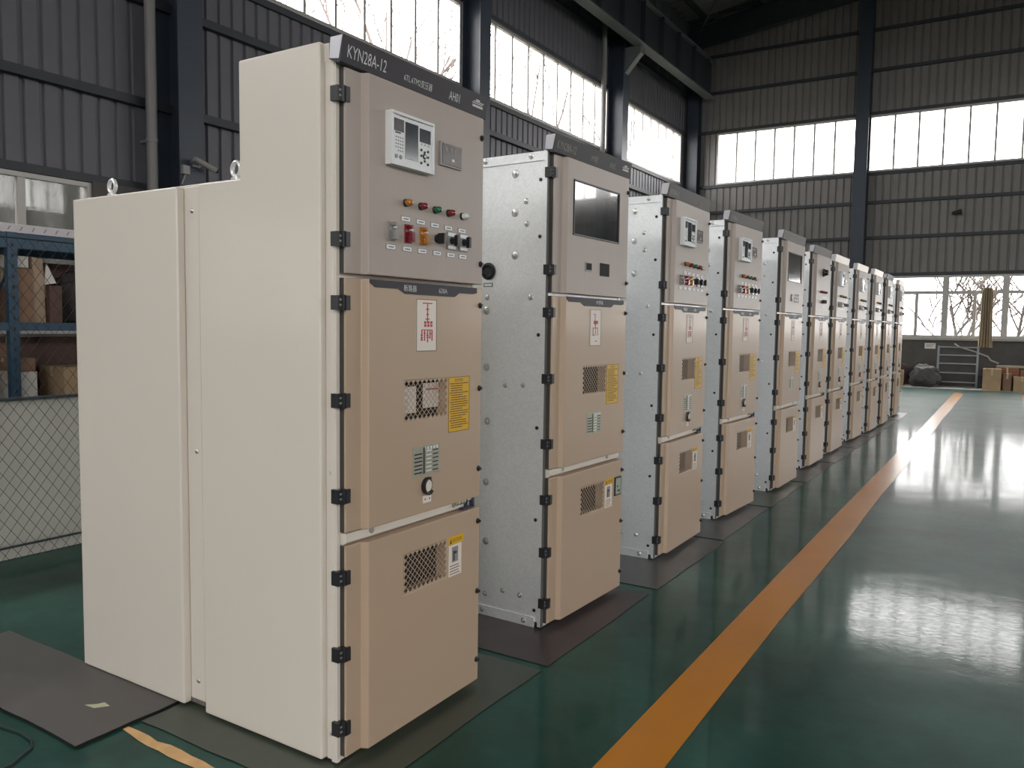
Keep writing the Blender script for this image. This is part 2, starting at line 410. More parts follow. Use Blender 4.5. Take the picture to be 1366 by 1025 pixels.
# unseen back wall, with an open doorway added and sized to tune the fill light, rot 180: local x -> -X, local y -> -Y
WB = Wall('wall_back_unseen', (0, YB, 0), PI, -XR, -XL)
WB.band(-XR, -XL, 7.3, 13); WB.band(-XR, -XL, 5.0, 5.75)
WB.band(-XR, -9, 0, 5.0); WB.band(-5, -XL, 0, 5.0); WB.band(-9, -5, 3.8, 5.0)
for a, b in ((-16.7, -10.9), (-10.5, -6.2), (-5.8, -1.6), (-1.2, 2.6), (3.0, 6.7)): window(WB, a, b, 5.76, 7.28, 7)
for u in (-16.8, -10.7, -1.4, 2.8, 6.8): WB.column(u, 12 if -16 < u < 6 else 10, .34, .2)
for a, b in ((-10.9, -10.5), (-6.2, -5.8), (-1.6, -1.2), (2.6, 3.0)): WB.band(a, b, 5.75, 7.3)
# ceiling
slope = .13
RG = 5.0
def zr(x): return 10.6+slope*(x-XL) if x < RG else 10.6+slope*(RG-XL-(x-RG))
roofm = mat('roof_sheet', (.20, .19, .19), .55, noise=.15, nscale=2)
CE = thing('ceiling', kind='structure')
mb = MB()
for a, b in ((XL-.1, RG), (RG, XR+.1)):
    n = 158
    for k in range(n):
        y0 = YB-.1 + (YF-YB+.2)*k/n; y1 = YB-.1 + (YF-YB+.2)*(k+1)/n; h = .03 if k % 2 else 0
        mb.poly([(a, y0, zr(a)+h), (b, y0, zr(b)+h), (b, y1, zr(b)+h), (a, y1, zr(a)+h)], roofm)
obj('roof_sheeting', mb, CE)
obj('roof_outer_skin', MB().prism([(XL-.2, zr(XL)+.12), (RG, zr(RG)+.12), (XR+.2, zr(XR)+.12), (XR+.2, zr(XR)+.2), (RG, zr(RG)+.2), (XL-.2, zr(XL)+.2)], YB-.2, YF+.2, 'y', roofm), CE)
for k in range(16):
    x = -6.4+1.5*k
    obj('purlin', MB().box(x-.03, x+.03, YB, YF, zr(x)-.2, zr(x)-.01, girtm), CE)
for y in [22.15, 16.8, 10.62, 4.43, -1.8, -8.0]:
    d = .62
    mb = MB()
    for a, b in ((XL+.3, RG), (RG, XR-.3)):
        mb.prism([(a, zr(a)-.2), (b, zr(b)-.2), (b, zr(b)-.22), (a, zr(a)-.22)], y-.12, y+.12, 'y', girtm)
        mb.prism([(a, zr(a)-.2-d), (b, zr(b)-.2-d), (b, zr(b)-.22-d), (a, zr(a)-.22-d)], y-.12, y+.12, 'y', girtm)
        mb.prism([(a, zr(a)-.2), (b, zr(b)-.2), (b, zr(b)-.2-d), (a, zr(a)-.2-d)], y-.01, y+.01, 'y', girtm)
    obj('rafter', mb, CE)
obj('roof_brace', MB().tube([(-6.6, 16.8, zr(-6.6)-.35), (-3.4, 22.1, zr(-3.4)-.35)], .02, brace_m), CE)
obj('roof_brace', MB().tube([(-3.4, 16.8, zr(-3.4)-.35), (-6.6, 22.1, zr(-6.6)-.35)], .02, brace_m), CE)
# crane runway beam on the left columns, carried by brackets
CB = thing('trim_1', kind='structure')
mb = MB().box(-6.34, -6.06, YB, YF-.4, 8.22, 8.25, brace_m).box(-6.34, -6.06, YB, YF-.4, 9.25, 9.28, brace_m).box(-6.21, -6.19, YB, YF-.4, 8.25, 9.25, girtm)
mb.box(-6.24, -6.16, YB, YF-.4, 9.28, 9.36, brace_m)
for k in range(26): y = YB+.5+1.2*k; mb.box(-6.33, -6.07, y-.005, y+.005, 8.25, 9.25, girtm)
obj('runway_beam', mb, CB)
for u in LC:
    obj('bracket', MB().prism([(-6.6, 7.60), (-6.18, 8.06), (-6.18, 8.22), (-6.6, 8.22), (-6.6, 7.72)], u-.1, u+.1, 'y', brace_m), CB)
# downpipes
pipem = mat('grey_pipe', (.20, .19, .19), .45)
for i, (y, x) in enumerate(((4.04, -6.78), (15.95, -6.78))):
    r = thing('trim_%d' % (i+2), kind='structure')
    obj('downpipe', MB().tube([(x, y, .02), (x, y, 10.4)], .062, pipem, 14), r, smooth=True)
    for z in (1.5, 3.5, 5.4, 7.4, 9.4): obj('pipe_clip', MB().lathe((x, y, z-.02), (0, 0, 1), [(0, .07), (.04, .07)], pipem, 14).box(x-.21, x, y-.015, y+.015, z-.015, z+.015, pipem), r)
# ground outside
obj('ground_outside', MB().box(-90, 90, -90, 110, -.5, -.21, mat('dry_ground', (.16, .15, .12), .95, noise=.4, nscale=.5)), kind='structure', label='dry ground outside the building')
# ================================================================== CABINETS
XS, XM, XF = .075, .098, .046      # hinge strip, main door face, frame face
YM0, YM1 = .111, .737
def plate_hole(mb, x, ys, zs, holes, m):
    """faces at plane x over the grid ys*zs without the cells in holes"""
    for i in range(len(ys)-1):
        for j in range(len(zs)-1):
            if (i, j) in holes: continue
            mb.poly([(x, ys[i], zs[j]), (x, ys[i+1], zs[j]), (x, ys[i+1], zs[j+1]), (x, ys[i], zs[j+1])], m)
def door_leaf(z0, z1, rects, m):
    mb = MB()
    ys = sorted({YM0, YM1} | {r[0] for r in rects} | {r[1] for r in rects})
    zs = sorted({z0, z1} | {r[2] for r in rects} | {r[3] for r in rects})
    hs = set()
    for i in range(len(ys)-1):
        for j in range(len(zs)-1):
            cy, cz = (ys[i]+ys[i+1])/2, (zs[j]+zs[j+1])/2
            if any(r[0] < cy < r[1] and r[2] < cz < r[3] for r in rects): hs.add((i, j))
    plate_hole(mb, XM, ys, zs, hs, m)
    for j in range(len(zs)-1):      # strip, slanted fold, left return, right return share the grid heights
        a, b = zs[j], zs[j+1]
        for (x0, y0), (x1, y1) in (((XS, .100), (XM, YM0)), ((XS, .032), (XS, .100)), ((.048, .032), (.068, .032)), ((.068, .032), (XS, .032)), ((XM, YM1), (.048, YM1))):
            mb.poly([(x0, y0, a), (x1, y1, a), (x1, y1, b), (x0, y0, b)], gasket if x0 == .048 else m)  # inner part of the left return takes the painted hinge-gap shade
    for z in (z0, z1):
        for i in range(len(ys)-1):
            mb.poly([(XM, ys[i], z), (XM, ys[i+1], z), (.048, ys[i+1], z), (.048, ys[i], z)], m)
        mb.poly([(.048, .032, z), (XS, .032, z), (XS, .100, z), (XM, YM0, z), (.048, YM0, z)], m)
    for r in rects:
        y0, y1, a, b = r[:4]; x = XM; xb = .05
        for p, q in (((y0, a), (y1, a)), ((y1, a), (y1, b)), ((y1, b), (y0, b)), ((y0, b), (y0, a))):
            mb.poly([(x, p[0], p[1]), (x, q[0], q[1]), (xb, q[0], q[1]), (xb, p[0], p[1])], m)
    mb.poly([(.0485, .034, z0+.002), (.0485, YM1-.002, z0+.002), (.0485, YM1-.002, z1-.002), (.0485, .034, z1-.002)], darkin)
    return mb
def grille(y0, y1, z0, z1, nx, nz, m, t=.88):
    mb = MB(); p, q = (y1-y0)/nx, (z1-z0)/nz
    C = [(y0+(i+.5)*p, z0+(j+.5)*q) for i in range(nx) for j in range(nz)] + [(y0+(i+1)*p, z0+(j+1)*q) for i in range(nx-1) for j in range(nz-1)]
    for cy, cz in C:
        o = [(cy+p/2, cz), (cy, cz+q/2), (cy-p/2, cz), (cy, cz-q/2)]; n = [(cy+p/2*t, cz), (cy, cz+q/2*t), (cy-p/2*t, cz), (cy, cz-q/2*t)]
        for k in range(4):
            k2 = (k+1) % 4
            mb.poly([(XM-.001, *o[k]), (XM-.001, *o[k2]), (XM-.001, *n[k2]), (XM-.001, *n[k])], m)
            mb.poly([(XM-.001, *n[k]), (XM-.001, *n[k2]), (XM-.002, *n[k2]), (XM-.002, *n[k])], m)
    for zz, s in ((z0, 1), (z1, -1)):
        for i in range(nx+1):
            c = y0+i*p; a, b = max(y0, c-p/2), min(y1, c+p/2)
            top = (c, zz+s*q/2)
            mb.poly([(XM-.001, a, zz), (XM-.001, b, zz), (XM-.001, *top)], m)
    for yy, s in ((y0, 1), (y1, -1)):
        for j in range(1, nz):
            c = z0+j*q
            mb.poly([(XM-.001, yy, c-q/2), (XM-.001, yy, c+q/2), (XM-.001, yy+s*p/2, c)], m)
    for yy, s in ((y0, 1), (y1, -1)):     # corner slivers
        for zz, t2 in ((z0, 1), (z1, -1)):
            mb.poly([(XM-.001, yy, zz), (XM-.001, yy, zz+t2*q/2), (XM-.001, yy, zz)], m) if False else None
    return mb
def hinge_mb():
    mb = MB().box(.040, .070, .004, .026, -.022, .022, hingem).box(.058, .082, .028, .046, -.022, .022, hingem)
    mb.tube([(.070, .027, -.024), (.070, .027, .024)], .0085, hingem, 10)
    mb.box(.0705, .0715, .010, .020, -.010, -.004, greyp).box(.0705, .0715, .010, .020, .006, .012, greyp)
    return mb
def knob_mb(): return MB().lathe((XM, 0, 0), (1, 0, 0), [(-.004, .011), (.003, .011), (.005, .007), (.012, .006)], blackp, 12)
def screw_mb(): return MB().lathe((0, 0, 0), (0, -1, 0), [(0, .009), (.002, .009), (.005, .006), (.0055, .002)], zincb, 10)
def boss_mb(r=.012):
    return MB().lathe((0, 0, 0), (0, -1, 0), [(0, r*1.35), (.0015, r*1.3), (.0035, r*.95), (.0035, r*.55), (.009, r*.5), (.010, r*.2)], zincb, 12)
def hole_mb(): return MB().lathe((0, 0, 0), (0, -1, 0), [(0, .0085), (.003, .0085), (.004, .006)], blackp, 10)
def eye_mb():
    mb = MB().lathe((0, 0, 0), (0, 0, 1), [(0, .018), (.006, .018), (.007, .010), (.014, .010)], steel, 12)
    pts = [(.021*math.cos(t), 0, .035+.024*math.sin(t)) for t in [2*PI*k/18 for k in range(18)]]
    return mb.tube(pts, .0075, steel, 8, closed=True)
def relay_mb():
    y0, y1, z0, z1 = .186, .405, 1.908, 2.076; x = XM
    mb = MB().box(x-.002, x+.022, y0, y1, z0, z1, white)
    f = .010
    for a in ((y0, y1, z0, z0+f), (y0, y1, z1-f, z1), (y0, y0+f, z0+f, z1-f), (y1-f, y1, z0+f, z1-f)): mb.box(x+.0215, x+.028, a[0], a[1], a[2], a[3], white)
    return mb
def relay_face(parent):
    x = XM+.0222; y0, y1, z0, z1 = .186, .405, 1.908, 2.076
    w, h = y1-y0, z1-z0
    R = lambda a, b, c, d, t, m: MB().box(x, x+t, y0+w*a, y0+w*b, z0+h*c, z0+h*d, m)
    cobj('display', 'rl_d1', lambda: R(.07, .29, .64, .87, .0015, lcdb), parent)
    cobj('display', 'rl_d2', lambda: R(.325, .62, .17, .86, .0015, lcd), parent)
    cobj('display', 'rl_d3', lambda: R(.66, .92, .57, .83, .0015, lcd), parent)
    def keys():
        mb = MB()
        for i in range(4):
            for j in range(5):
                if i == 0 and j == 0: continue
                yy, zz = y0+w*(.11+.048*i), z0+h*(.27+.062*j); mb.box(x, x+.001, yy, yy+.005, zz, zz+.004, greyp)
        mb.box(x, x+.001, y0+w*.10, y0+w*.22, z0+h*.60, z0+h*.625, blackp)
        for a, b in ((.12, .17), (.22, .17)): mb.lathe((x, y0+w*a, z0+h*b), (1, 0, 0), [(0, .007), (.003, .006)], greyp, 10)
        for i in range(3): yy = y0+w*(.69+.085*i); mb.box(x, x+.001, yy, yy+.006, z0+h*.52, z0+h*.545, greyp)
        for a, b, r in ((.70, .42, .0048), (.86, .42, .0048), (.78, .31, .010), (.70, .31, .0045), (.86, .31, .0045), (.78, .39, .0045), (.78, .22, .0045), (.70, .17, .005), (.86, .17, .005)):
            mb.lathe((x, y0+w*a, z0+h*b), (1, 0, 0), [(0, r), (.003, r*.8)], blackp, 10)
            if r > .009: mb.lathe((x+.003, y0+w*a, z0+h*b), (1, 0, 0), [(0, .0045), (.001, .004)], white, 8)
        for k in range(3): mb.box(x, x+.0008, y0+w*(.2+.2*k), y0+w*(.34+.2*k), z0+h*.935, z0+h*.95, greyp)
        return mb
    cobj('keypad', 'rl_k', keys, parent, kind='stuff')
def lamp_mb(m):
    return MB().lathe((XM, 0, 0), (1, 0, 0), [(-.002, .013), (.006, .013), (.008, .0115)], blackp, 14).lathe((XM+.008, 0, 0), (1, 0, 0), [(0, .0115), (.012, .0115), (.018, .009), (.021, .004)], m, 14)
def pressplate_mb(m):
    mb = MB().box(XM, XM+.006, -.014, .018, -.030, .030, m)
    for z in (-.022, .0, .022): mb.tube([(XM, .002, z), (XM+.022, .002, z)], .0065, m, 8)
    mb.box(XM+.016, XM+.026, -.006, .010, -.027, .004, m)
    for z in (-.012, .013): mb.box(XM+.006, XM+.014, .006, .016, z-.003, z+.003, white)
    return mb
def rotary_mb(big):
    if not big:
        mb = MB().lathe((XM, 0, 0), (1, 0, 0), [(0, .015), (.007, .015), (.009, .012)], blackp, 14)
        return mb.prism([(XM+.008, -.006), (XM+.034, -.004), (XM+.034, .004), (XM+.008, .006)], -.018, .018, 'z', blackp, Matrix.Translation((0, 0, 0)))
    mb = MB().box(XM, XM+.006, -.026, .026, -.031, .031, greyp).box(XM+.0058, XM+.0068, -.022, .022, .016, .028, white)
    mb.box(XM+.0058, XM+.0068, -.022, .022, -.028, -.018, white)
    mb.lathe((XM+.006, 0, 0), (1, 0, 0), [(0, .013), (.016, .012)], blackp, 12)
    return mb.box(XM+.02, XM+.034, -.005, .007, -.019, .019, blackp)
def tag_mb(m=None):
    mb = MB().box(XM, XM+.0015, -.024, .024, -.009, .009, greyp).box(XM+.0015, XM+.002, -.021, .021, -.0065, .0065, white)
    return mb.box(XM+.002, XM+.0023, -.012, .014, -.0015, .0015, blackp)
def mimic_mb(kind):
    y0, y1, z0, z1 = .344, .456, 1.314, 1.491; x = XM
    mb = MB().box(x, x+.0015, y0, y1, z0, z1, offw); X = x+.0017
    B = lambda a, b, c, d, m=redp: mb.box(X, X+.0006, y0+(y1-y0)*a, y0+(y1-y0)*b, z0+(z1-z0)*c, z0+(z1-z0)*d, m)
    for a in ((0, 1, 0, .012), (0, 1, .988, 1), (0, .02, 0, 1), (.98, 1, 0, 1)): B(*a, m=yprint)
    if kind == 'feeder':
        B(.3, .78, .915, .935); B(.52, .56, .56, .92); B(.46, .62, .80, .82); B(.48, .60, .70, .72); B(.44, .64, .61, .63)
        for k in range(3):
            for j in range(2): B(.38+.15*k, .48+.15*k, .47+.06*j, .52+.06*j)
        B(.25, .78, .405, .42)
        for a, c in ((.24, .2), (.37, .2), (.52, .17), (.64, .24), (.74, .2)): B(a, a+.05, c, .41)
        for a, c in ((.2, .3), (.2, .25), (.2, .21), (.5, .26), (.48, .3), (.35, .34), (.66, .33)): B(a, a+.11, c, c+.02)
    else:
        B(.3, .5, .86, .875); B(.42, .46, .55, .87); B(.32, .7, .60, .69); B(.48, .52, .3, .6); B(.25, .3, .28, .5); B(.25, .7, .48, .5); B(.68, .72, .28, .5); B(.25, .45, .28, .30); B(.45, .65, .12, .14)
    return mb
def warn_mb():
    y0, y1, z0, z1 = .530, .659, 1.018, 1.218; x = XM
    mb = MB().box(x, x+.0012, y0, y1, z0, z1, yellow); X = x+.0014
    for a in ((y0, y1, z0, z0+.002), (y0, y1, z1-.002, z1), (y0, y0+.002, z0, z1), (y1-.002, y1, z0, z1)): mb.box(X, X+.0004, *a, yprint)
    add_text(mb, '操作程序', .013, (X+.0005, y0+.036, z1-.017), (0, 1, 0), (0, 0, 1), yprint)
    rnd = random.Random(3)
    for k in range(20):
        z = z1-.026-.0084*k
        a = y0+.007+(.006 if k % 4 else 0); b = y1-.008-rnd.choice((0, 0, .01, .035))
        while a < b:
            c = min(b, a+rnd.uniform(.008, .03)); mb.box(X, X+.0003, a, c-.0015, z, z+.0034, yprint); a = c
    return mb
def small_warn_mb():
    y0, y1, z0, z1 = .540, .618, .484, .632; x = XM
    mb = MB().box(x, x+.0012, y0, y1, z0, .6, offw).box(x, x+.0013, y0-.002, y1+.012, .603, .632, yellow)
    mb.prism([(y0+.004, .607), (y0+.018, .607), (y0+.011, .625)], x+.0013, x+.0018, 'x', yprint)
    add_text(mb, '高压危险', .015, (x+.0016, y0+.022, .611), (0, 1, 0), (0, 0, 1), yprint, .95)
    mb.box(x+.0012, x+.0016, y0+.018, y1-.022, .535, .592, greyp).box(x+.0016, x+.002, y0+.026, y0+.034, .540, .578, blackp).box(x+.0016, x+.002, y0+.030, y0+.048, .566, .574, blackp)
    for k in range(4): mb.box(x+.0012, x+.0015, y0+.006, y1-.012-.006*(k % 2), .491+.010*k, .494+.010*k, yprint)
    return mb
def banner_mb(text):
    pts = [(.114, 1.549), (.700, 1.549), (.700, 1.524), (.674, 1.520), (.588, 1.520), (.560, 1.505), (.285, 1.505), (.250, 1.520), (.138, 1.520), (.114, 1.533)]
    pts = [(y, min(z, 1.5435)) for y, z in pts]
    mb = MB().prism(pts, XM, XM+.003, 'x', signm)
    for s, y, sz in text: add_text(mb, s, sz, (XM+.0035, y, 1.515), (0, 1, 0), (0, 0, 1), signw, .95)
    return mb
def sign_mb(face, text, tm):
    pts = [(.040, 2.188), (.046, 2.252), (.098, 2.252), (.086, 2.176), (.078, 2.172)]
    mb = MB().prism(pts, 0.0, .765, 'y', face)
    mb.poly([(.0415, -.0006, 2.190), (.0470, -.0006, 2.2505), (.0945, -.0006, 2.2505), (.0800, -.0006, 2.185)], signcap)
    up = Vector((.012, 0, .076)).normalized(); nrm = Vector((.076, 0, -.012)).normalized()
    for s, y, v, sz, sx in text:
        o = Vector((.086, y, 2.176)) + up*v + nrm*.0006
        add_text(mb, s, sz, o, (0, 1, 0), up, tm, sx)
    mb.keep = True
    return mb
SIGN_TEXT = [('KYN28A-12', .022, .018, .052, .68), ('6TL.6TM2变压器', .285, .020, .026, .80), ('AH01', .530, .018, .042, .68)]
def logo(mb):
    up = Vector((.012, 0, .076)).normalized(); nrm = Vector((.076, 0, -.012)).normalized()
    for k, (a, b, v0, v1) in enumerate(((.668, .735, .040, .043), (.676, .742, .046, .049), (.690, .715, .050, .056), (.672, .738, .028, .036))):
        o = Vector((.086, 0, 2.176))+nrm*.0008
        mb.poly([o+Vector((0, a, 0))+up*v0, o+Vector((0, b, 0))+up*v0, o+Vector((0, b, 0))+up*v1, o+Vector((0, a, 0))+up*v1], signw)
    return mb
D, S, LH, H = 1.32, .367, 1.87, 2.19
def carcass_mb(shell):
    y0, y1 = .036 if shell is cream else .020, .745
    mb = MB().prism([(.046, .03), (.046, H-.004), (-S, H-.004), (-S, LH-.004), (-D, LH-.004), (-D, .03)], y0, y1, 'y', shell)
    return mb
def cabinet(n, loc, rz, kind, label, sign, signtext, signmat=None, banner=None):
    c = thing('switchgear_cabinet', label, 'cabinet', (loc[0], loc[1], 0), rz, group='switchgear cabinets standing in a row')
    painted = n == 1
    shell = cream if painted else galv
    cobj('carcass', 'carcass_p' if painted else 'carcass_g', lambda: carcass_mb(shell), c, bevel=.002)
    cobj('base_frame', 'basef', lambda: MB().box(-D+.02, .04, .03, .735, 0.012, .03, mat('dark_base_steel', (.03, .03, .032), .6)), c)
    # front frame: posts and the rail between the doors
    def frame():
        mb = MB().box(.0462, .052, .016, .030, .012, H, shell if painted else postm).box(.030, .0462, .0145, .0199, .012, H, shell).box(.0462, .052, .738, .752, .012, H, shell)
        for a, b in ((1.5455, 1.5565), (.712, .752), (.012, .03), (2.171, H)): mb.box(.0462, .0475, .030, .738, a, b, shell)
        return mb
    cobj('front_frame', 'frame_p' if painted else 'frame_g', frame, c)
    cobj('cross_rail', 'rail', lambda: MB().prism([(.0475, .7135), (.062, .7135), (.074, .722), (.074, .750), (.0475, .750)], .034, .736, 'y', cream), c)
    for y in (.150, .600):
        cobj('rail_screw', 'rs', lambda: MB().lathe((.074, 0, .740), (1, 0, 0), [(0, .011), (.003, .011), (.004, .008)], plate, 12).lathe((.074, -.019, .738), (1, 0, 0), [(0, .003), (.002, .003)], steel, 6).lathe((.074, .019, .738), (1, 0, 0), [(0, .003), (.002, .003)], steel, 6), c, loc=(0, y, 0))
    # doors
    d1r = {'relay': [], 'meter': [(.165, .630, 1.828, 2.080)], 'round': []}[kind]
    A = cobj('instrument_door', 'door1_'+('m' if kind == 'meter' else 'r'), lambda: door_leaf(1.558, 2.170, d1r, sheen), c, weld=True, bevel=.0025)
    v1, v2 = (.285, .526, 1.080, 1.218), (.286, .528, .490, .629)
    B = cobj('breaker_door', 'door2', lambda: door_leaf(.753, 1.544, [v1], beige), c, weld=True, bevel=.003)
    Cc = cobj('cable_door', 'door3', lambda: door_leaf(.030, .711, [v2], beige), c, weld=True, bevel=.003)
    cobj('vent_grille', 'gr1', lambda: grille(*v1, 10, 6, beige), B)
    cobj('vent_grille', 'gr2', lambda: grille(*v2, 10, 6, beige), Cc)
    if n == 1: cobj('inner_notice', 'notice', lambda: MB().box(.060, .061, .320, .392, 1.100, 1.192, offw).box(.060, .061, .430, .520, 1.112, 1.200, offw).box(.0612, .0615, .445, .515, 1.175, 1.180, redp), B)
    for z, d in ((2.09, A), (1.66, A), (1.468, B), (1.168, B), (.870, B), (.612, Cc), (.367, Cc), (.127, Cc)):
        cobj('hinge', 'hinge', hinge_mb, d, loc=(0, 0, z))
    for z, d in ((2.096, A), (1.633, A), (1.479, B), (1.168, B), (.861, B), (.658, Cc), (.385, Cc), (.113, Cc)):
        cobj('door_lock', 'knob', knob_mb, d, smooth=True, loc=(0, .724, z))
    # instrument door equipment
    if kind == 'relay':
        r = cobj('protection_relay', 'relay', relay_mb, c, bevel=.0015); relay_face(r)
        m = cobj('small_meter', 'smeter', lambda: MB().box(XM, XM+.008, .462, .590, 1.955, 2.036, greyp).box(XM+.008, XM+.0095, .474, .586, 1.961, 2.031, mat('brown_display', (.07, .05, .045), .25)), c, bevel=.001)
        def digits():
            mb = MB()
            for k in range(3): mb.box(XM+.0097, XM+.0102, .492+.026*k, .500+.026*k, 2.005, 2.020, greyp)
            return mb.box(XM+.0097, XM+.0108, .527, .541, 1.975, 1.984, white)
        cobj('meter_digits', 'digits', digits, m, kind='stuff')
        for y, z, mm, k in ((.287, 1.801, amber, 'a'), (.365, 1.800, red, 'r'), (.443, 1.798, green, 'g'), (.521, 1.797, red, 'r'), (.603, 1.796, clear, 'c')):
            o = cobj('indicator_lamp', 'lamp'+k, lambda: lamp_mb(mm), c, smooth=True, loc=(0, y, z), label={'a': 'amber', 'r': 'red', 'g': 'green', 'c': 'clear'}[k]+' indicator lamp')
            cobj('name_tag', 'tag', tag_mb, c, loc=(0, y, z-.052))
        for i, y in enumerate((.213, .295, .374, .457, .536, .609)):
            cobj('name_tag', 'tag', tag_mb, c, loc=(0, y, 1.652))
            if i < 3: cobj('link_switch', 'pp%d' % i, lambda: pressplate_mb((greyp, red, amber)[i]), c, loc=(0, y, 1.702), label=('grey', 'red', 'amber')[i]+' link switch')
            else: cobj('rotary_switch', 'rot%d' % (i > 3), lambda: rotary_mb(i > 3), c, loc=(0, y, 1.702))
    elif kind == 'meter':
        y0, y1, z0, z1 = d1r[0]
        def wf():
            mb = MB()
            for a in ((y0, y1, z0, z0+.006), (y0, y1, z1-.006, z1), (y0, y0+.006, z0, z1), (y1-.006, y1, z0, z1)): mb.box(XM-.006, XM+.004, *a, blackp)
            return mb
        w = cobj('window_gasket', 'mwf', wf, A)
        cobj('window_glass', 'mwg', lambda: MB().box(XM-.004, XM-.002, y0, y1, z0, z1, dglass), A)
        def sq(): return MB().box(XM-.001, XM+.004, -.03, .03, -.024, .024, greyp).box(XM+.004, XM+.0045, -.026, .026, -.02, .02, darkin)
        if n == 2:
            cobj('instrument_cutout', 'sq1', lambda: MB().box(XM, XM+.003, .286, .349, 1.668, 1.712, greyp).box(XM+.003, XM+.0035, .292, .345, 1.676, 1.708, darkin), A)
            cobj('instrument_cutout', 'sq2', lambda: MB().box(XM, XM+.003, .435, .531, 1.656, 1.718, darkin), A)
        else:
            cobj('small_meter', 'sq3', lambda: MB().box(XM, XM+.006, .290, .350, 1.66, 1.72, blackp), c)
            def qs():
                mb = MB()
                for i in range(3):
                    for j in range(3): mb.box(XM, XM+.006, .42+.055*i, .45+.055*i, 1.65+.028*j, 1.67+.028*j, greyp)
                return mb
            cobj('terminal_block', 'qs', qs, c)
    else:
        cobj('round_selector', 'roundsel', lambda: MB().lathe((XM, .40, 2.0), (1, 0, 0), [(0, .042), (.012, .042), (.016, .034), (.05, .024)], blackp, 18), c, smooth=True)
        for i in range(4): cobj('indicator_lamp', 'lampr', lambda: lamp_mb(red), c, smooth=True, loc=(0, .30+.07*i, 1.80), label='red indicator lamp'); cobj('name_tag', 'tag', tag_mb, c, loc=(0, .30+.07*i, 1.75))
        for i in range(2): cobj('rotary_switch', 'rot0', lambda: rotary_mb(False), c, loc=(0, .38+.07*i, 1.702)); cobj('name_tag', 'tag', tag_mb, c, loc=(0, .38+.07*i, 1.652))
    # breaker door
    bt = banner or [('断路器', .275, .024), ('630A', .465, .024)]
    cobj('name_banner', 'ban'+repr(bt), lambda: banner_mb(bt), c)
    cobj('mimic_diagram', 'mim'+kind[0], lambda: mimic_mb('feeder' if kind != 'meter' else 'm'), c)
    cobj('warning_label', 'warn', warn_mb, c)
    def plt():
        mb = MB().box(XM, XM+.0015, .330, .478, .884, .989, plate)
        for k in range(6): mb.box(XM+.0015, XM+.002, .337, .380, .894+.013*k, .899+.013*k, blackp)
        for k in range(6): mb.box(XM+.0015, XM+.002, .402, .432, .896+.014*k, .900+.014*k, white).box(XM+.0015, XM+.002, .440, .470, .896+.014*k, .900+.014*k, blackp)
        for k in range(5): mb.box(XM+.0015, XM+.002, .392+.017*k, .400+.017*k, .972, .983, white)
        mb.box(XM+.0015, XM+.0022, .384, .396, .890, .982, mat('dark_olive', (.08, .08, .05), .5))
        return mb
    cobj('rating_plate', 'rplate', plt, c)
    if kind != 'meter':
        def hd():
            mb = MB().lathe((XM, .407, .846), (1, 0, 0), [(0, .030), (.003, .030), (.003, .022)], blackp, 20)
            mb.lathe((XM+.003, .409, .846), (1, 0, 0), [(0, .022), (.003, .021)], offw, 20)
            pts = [(XM+.012, .407+.026*math.cos(t), .846+.028*math.sin(t)) for t in [PI*.4+PI*1.35*k/12 for k in range(13)]]
            mb.tube(pts, .005, blackp, 6)
            return mb.box(XM, XM+.003, .385, .430, .787, .812, offw).lathe((XM+.003, .395, .800), (1, 0, 0), [(0, .003), (.001, .003)], blackp, 6).lathe((XM+.003, .420, .800), (1, 0, 0), [(0, .003), (.001, .003)], blackp, 6)
        cobj('racking_port', 'port', hd, c)
        def interlock():
            mb = MB().box(.048, .088, .665, .672, .716, .752, mat('dark_blue_steel', (.03, .035, .07), .4)).box(.048, .09, .700, .712, .716, .758, mat('dark_blue_steel', (0, 0, 0), .4)).box(.05, .09, .64, .712, .716, .722, mat('dark_blue_steel', (0, 0, 0)))
            mb.tube([(.08, .60, .744), (.08, .70, .748)], .007, plate, 8)
            for k in range(4): mb.lathe((.08, .61+.02*k, .745), (0, 1, 0), [(0, .011), (.006, .011)], plate, 8)
            return mb
        cobj('interlock_lever', 'ilock', interlock, c)
    cobj('danger_label', 'swarn', small_warn_mb, c)
    if n == 2:
        def ind():
            mb = MB().box(XM, XM+.006, .645, .712, .530, .628, blackp).box(XM+.006, XM+.0065, .651, .706, .537, .620, mat('pale_green_face', (.30, .40, .30), .4))
            return mb.box(XM+.0066, XM+.008, .664, .676, .575, .583, blackp).box(XM+.0066, XM+.008, .672, .694, .550, .560, blackp)
        cobj('charge_indicator', 'chind', ind, c)
    # sides
    if painted:
        def cover(x0, x1, tall):
            mb = MB(); y = 0.0; t = .036
            if tall: pts = [(x1, .012), (x1, H+.058), (-S+.003, H+.058), (-S+.003, LH+.003), (x0, LH+.003), (x0, .012)]
            else: pts = [(x1, .012), (x1, LH+.003), (x0, LH+.003), (x0, .012)]
            return mb.prism(pts, y, t, 'y', cream)
        cobj('side_cover', 'cov1', lambda: cover(-.575, 0, True), c, bevel=.007, seg=3)
        cobj('side_cover', 'cov2', lambda: cover(-D, -.692, False), c, bevel=.007, seg=3)
        cobj('corner_strip', 'cs1', lambda: MB().box(-.690, -.6125, .030, .0358, .012, LH+.002, cream).box(-.6085, -.577, .030, .0358, .012, LH+.002, cream), c, bevel=.0015, kind='stuff')
        cobj('corner_post', 'cs2', lambda: MB().box(.002, .0455, .022, .0358, .012, H+.03, cream), c, bevel=.0015)
        cobj('rear_cover', 'cov3', lambda: MB().box(-D-.02, -D, 0.004, .748, .012, LH+.003, cream), c, bevel=.003)
        cobj('top_cover', 'cov4', lambda: MB().box(-D-.02, -S+.002, .037, .750, LH, LH+.012, cream).box(-S, .02, .021, .748, H, H+.056, cream), c, bevel=.002)
